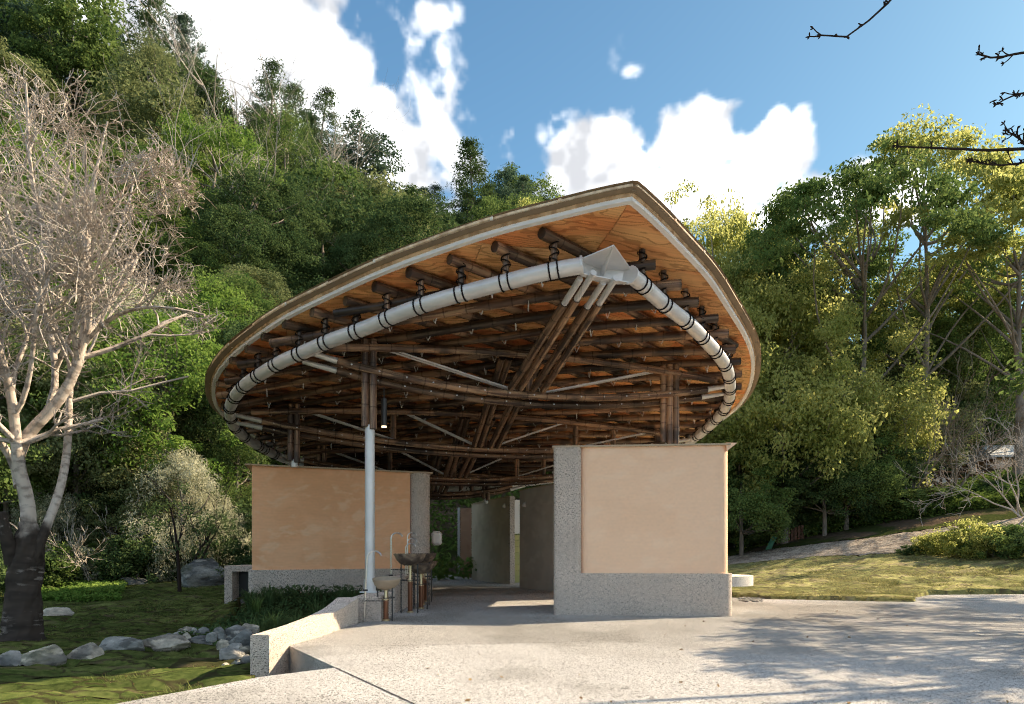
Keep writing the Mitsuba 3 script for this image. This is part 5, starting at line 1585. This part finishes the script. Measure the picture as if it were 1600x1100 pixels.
def sward(poly, n, h, w, seed, hz):
    r = np.random.default_rng(seed)
    x0, y0, x1, y1 = poly.bounds
    x = r.uniform(x0, x1, n * 6); y = y0 + (y1 - y0) * r.random(n * 6) ** 1.5
    ok = contains_xy(poly.buffer(-.04), x, y); x, y = x[ok][:n], y[ok][:n]
    cl = meshkit.fbm(np.stack([x * 1.5, y * 1.5, 0 * x], -1), 3, seed); g = cl > .42; x, y = x[g], y[g]
    z = terr0(x, y) + hz; m = len(x)
    a = r.uniform(0, 6.28, m); d = np.stack([np.cos(a), np.sin(a), 0 * a], 1); b = np.stack([x, y, z], 1); hh = (h * r.uniform(.5, 1.4, m))[:, None]
    t = b + d * hh * .8 + [0, 0, 1] * hh; sd = np.cross(d, [0, 0, 1]) * w
    v = np.stack([b - sd, b + sd, t], 1).reshape(-1, 3)
    return v, np.arange(3 * m).reshape(-1, 3)


g1_ = sward(LAWN_L, 170000, .075, .008, 4, .05)
r = np.random.default_rng(61); tuft = []
for k in [k for k in scene if k.startswith('rock') and labels[k].get('label', '').count('row')]:
    v = meshkit.WRITTEN[scene[k]['filename']][0]; lo, hi = v.min(0), v.max(0)
    for _ in range(9):
        a = r.uniform(3.3, 6.1); c = np.array([(lo[0] + hi[0]) / 2 + math.cos(a) * (hi[0] - lo[0]) * .52, (lo[1] + hi[1]) / 2 + math.sin(a) * (hi[1] - lo[1]) * .52, -.36])
        c[2] = tz(c[0], c[1]) + .03; tuft.append(blades(r, c, 16, r.uniform(.06, .13), .05, .005, .8))
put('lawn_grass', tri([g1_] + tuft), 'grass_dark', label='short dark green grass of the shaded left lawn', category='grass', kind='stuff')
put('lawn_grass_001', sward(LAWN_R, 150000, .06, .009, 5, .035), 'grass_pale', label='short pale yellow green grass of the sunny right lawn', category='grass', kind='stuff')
_num['lawn_grass'] = 1

# fallen leaves on lawn and pavement
r = np.random.default_rng(33)
px = np.concatenate([r.uniform(440, 1600, 260)[:60], r.uniform(0, 400, 160), r.uniform(1180, 1600, 260)]); py = np.concatenate([r.uniform(935, 1100, 260)[:60], r.uniform(940, 1090, 160), r.uniform(885, 935, 260)])
Y = F / (py - HOR); Y[60:220] = 1.36 * F / (py[60:220] - HOR); Y = np.minimum(Y, 26); x = (px - 800) / F * Y
ins = contains_xy(SLAB, x, Y); z = np.where(ins, .012, terr0(x, Y) + .12)
c = np.stack([x, Y, z], 1)
put('fallen_leaves', leaves(r, c, unit(r.normal(size=c.shape) * .25 + [0, 0, 1]), .04, .6), 'dry_leaf', label='scattered dry brown leaves lying on the pavement and lawns', category='leaves', kind='stuff')

# ------------------------------------------------------------------ small things on the right
# ferns


def fern(key, px, Y, h, seed, label, group=None):
    r = np.random.default_rng(seed); x = (px - 800) / F * Y; z = tz(x, Y)
    lv, lf = [], []
    lst = [tube([[x, Y, z - .1], [x + .03, Y, z + h * .45]], [.05, .04], 8)]
    for a in np.linspace(0, 6.283, 11)[:-1] + r.uniform(0, .6):
        t = np.linspace(0, 1, 16)[:, None]; d = np.array([math.cos(a), math.sin(a), 0])
        L = h * r.uniform(.8, 1.1)
        p = np.array([x, Y, z + h * .45]) + d * L * t + np.array([0, 0, 1]) * L * (.75 * t - .85 * t * t)
        lst.append(tube(p, np.linspace(.012, .003, 16), 4))
        sd = np.array([-d[1], d[0], 0])
        for s in (-1, 1):
            w = .26 * h * np.sin(np.clip(t[:, 0] * .92 + .1, 0, 1) * np.pi) ** .7
            b0, b1 = p[:-1], p[:-1] + (p[1:] - p[:-1]) * .75
            tip = p[:-1] + sd * s * w[:-1, None] + (p[1:] - p[:-1]) * .6 - [0, 0, .03]
            v = np.stack([b0, b1, tip], 1).reshape(-1, 3); lv.append((v, np.arange(len(v)).reshape(-1, 3)))
    put_tube(key + '__stem', tubes(lst), 'bark_dark'); put(key + '__frond', tri(lv), 'leaf_green'); lab(key, label, 'fern', group)


for i, (px, Y, h, lb) in enumerate([(1372, 28.2, 1.5, 'leftmost tree fern on the bank above the path'), (1408, 28.4, 1.8, 'second tree fern from the left on the bank'), (1440, 28.0, 1.6, 'third tree fern from the left, in front of the crossed fence'), (1472, 28.0, 1.4, 'rightmost tree fern below the crossed fence'), (1315, 29, 1.2, 'small fern under the dark trees at the left end of the bank')]):
    fern(nm('tree_fern'), px, Y, h, i + 4, lb)
# crossed rail fence: pale rails, dark braces and posts
mat('fence_pale', {'type': 'diffuse', 'reflectance': {'type': 'rgb', 'value': [.55, .56, .56]}})
mat('wood_dark', {'type': 'diffuse', 'reflectance': proc(lambda p, n, uv: mix(c3(.06, .04, .03), c3(.12, .085, .065), fbm(*P3(p, 9), octaves=3)))})
mat('wood_red', {'type': 'diffuse', 'reflectance': proc(lambda p, n, uv: mix(c3(.11, .055, .04), c3(.19, .11, .08), fbm(*P3(p, 9), octaves=3)))})
lab('crossed_fence', 'dark cross-braced timber fence in front of a pale wall on the right bank', 'fence')
FY = 30.5
xs_ = [(px - 800) / F * FY for px in (1445, 1470, 1495, 1520, 1545, 1570, 1600)]
for i, x in enumerate(xs_):
    zb = 1 + (HOR - 764) / F * FY; zt_ = 1 + (HOR - 738) / F * FY
    put_tube(nm('crossed_fence__post'), tube([[x, FY, zb - .9], [x, FY, zt_ + .08]], .06, 8), 'wood_dark')
    if i < len(xs_) - 1:
        for a, b in ((zb, zt_), (zt_, zb)):
            put_tube(nm('crossed_fence__brace'), tube([[x + .05, FY + (.05 if a > b else -.05), a], [xs_[i + 1] - .05, FY + (.05 if a > b else -.05), b]], .04, 6), 'wood_dark')
        put_tube(nm('crossed_fence__rail'), tube([[x + .06, FY, zt_], [xs_[i + 1] - .06, FY, zt_]], .04, 6), 'wood_dark')
put('pale_wall', bx([xs_[0] - .3, FY + 1.4, 1 + (HOR - 775) / F * FY - .4], [xs_[-1] + 3, FY + 1.6, 1 + (HOR - 742) / F * FY]), 'fence_pale'); lab('pale_wall', 'long low pale wall behind the crossed fence', 'wall')
P = world(1518, 737, Y=FY - .1)
put('notice_board__panel', bx(P - [.17, .02, .11], P + [.17, .02, .11]), 'cap_concrete'); put_tube('notice_board__post', tube([P - [0, -.03, 1.2], P + [0, .03, .08]], .03, 8), 'wood_dark')
lab('notice_board', 'small beige board standing at the crossed fence', 'sign')
# hut
HY = 38.0
lab('hut', 'small beige hut with grey pitched roof at the far right', 'hut')
x0, x1 = (1556 - 800) / F * HY, (1660 - 800) / F * HY; zb, zt_ = 1 + (HOR - 762) / F * HY, 1 + (HOR - 716) / F * HY
put('hut__wall', bx([x0, HY, zb - 1.5], [x1, HY + 3.4, zt_]), 'plaster_pale')
rf = trimesh.convex.convex_hull(np.array([[x0 - .7, HY - .6, zt_], [x1 + .7, HY - .6, zt_], [x0 - .7, HY + 4, zt_], [x1 + .7, HY + 4, zt_], [x0 + .3, HY + 1.7, zt_ + 1.0], [x1 - .3, HY + 1.7, zt_ + 1.0], [x0 - .7, HY - .6, zt_ + .1], [x1 + .7, HY - .6, zt_ + .1]]))
put('hut__roof', (np.array(rf.vertices), np.array(rf.faces)), 'fence_pale')
put('hut__window', bx([x0 + .9, HY - .03, zb + .45], [x0 + 2.0, HY + .02, zb + 1.25]), 'black_metal')
# brown picket gate and a green board leaning beside it
GYY = 28.6
lab('picket_gate', 'low red brown picket gate under the dark trees at the path edge', 'gate')
for i in range(8):
    x = (1216 + i * 5.4 - 800) / F * GYY
    zb, zt_ = 1 + (HOR - 853) / F * GYY, 1 + (HOR - 821) / F * GYY
    put(nm('picket_gate__picket'), bx([x - .055, GYY - .015, zb - .2], [x + .055, GYY + .015, zt_ + (.02 if i % 2 else 0)], .006), 'wood_red')
for zr in (.25, .72):
    put(nm('picket_gate__rail'), bx([(1213 - 800) / F * GYY, GYY + .017, zb + zr * .85 - .04], [(1257 - 800) / F * GYY, GYY + .06, zb + zr * .85 + .04]), 'wood_dark')
mat('green_board', {'type': 'principled', 'base_color': {'type': 'rgb', 'value': [.035, .15, .09]}, 'roughness': .35})
A_, B_ = world(1193, 866, Y=27.8), world(1214, 838, Y=28.2)
put('green_board', tri([plate([A_, A_ + [.22, 0, 0], B_, B_ - [.2, 0, 0]], .03, np.cross(B_ - A_, [1, .0, 0]) + [0, -.8, 0])]), 'green_board'); lab('green_board', 'green flat board leaning in the undergrowth left of the picket gate', 'board')

# ------------------------------------------------------------------ labels: look-alikes are told apart by their order in the photo
ORD = ['leftmost', 'second from left', 'third from left', 'fourth from left', 'fifth from left', 'sixth from left', 'seventh from left', 'eighth from left', 'ninth from left', 'tenth from left', 'eleventh from left', 'twelfth from left']
NUMW = ['', 'one', 'two', 'three', 'four', 'five', 'six', 'seven', 'eight', 'nine', 'ten', 'eleven', 'twelve']
same = {}
for k, d in labels.items():
    if scene.get(k, {}).get('type') == 'instance' and d.get('category') in ('tree', 'shrub'): same.setdefault(d['label'], []).append(k)
for lb, ks in same.items():
    for k in ks: labels[k].pop('group', None)
    if len(ks) == 1: continue
    def px_of(k):
        m = np.array(scene[k]['to_world'].matrix); return m[0, 3] / m[1, 3]
    ks.sort(key=px_of)
    for i, k in enumerate(ks):
        o = ORD[i] if i < 12 else f'{i + 1}th from left' if (i + 1) % 10 not in (1, 2, 3) or i < 20 else f'{i + 1}' + ['', 'st', 'nd', 'rd'][(i + 1) % 10] + ' from left'
        labels[k]['label'] = f'{o} {lb}'
        labels[k]['group'] = lb
rows = [k for k in labels if labels[k].get('group') == 'small stones of the stone row']
rows.sort(key=lambda k: meshkit.WRITTEN[scene[k]['filename']][0][:, 0].mean())
for i, k in enumerate(rows):
    o = ORD[i] if i < 12 else f'{i + 1}th from left'
    labels[k]['label'] = f'{o} of the small grey stones in the row edging the left lawn'
print(len(scene), 'entries')
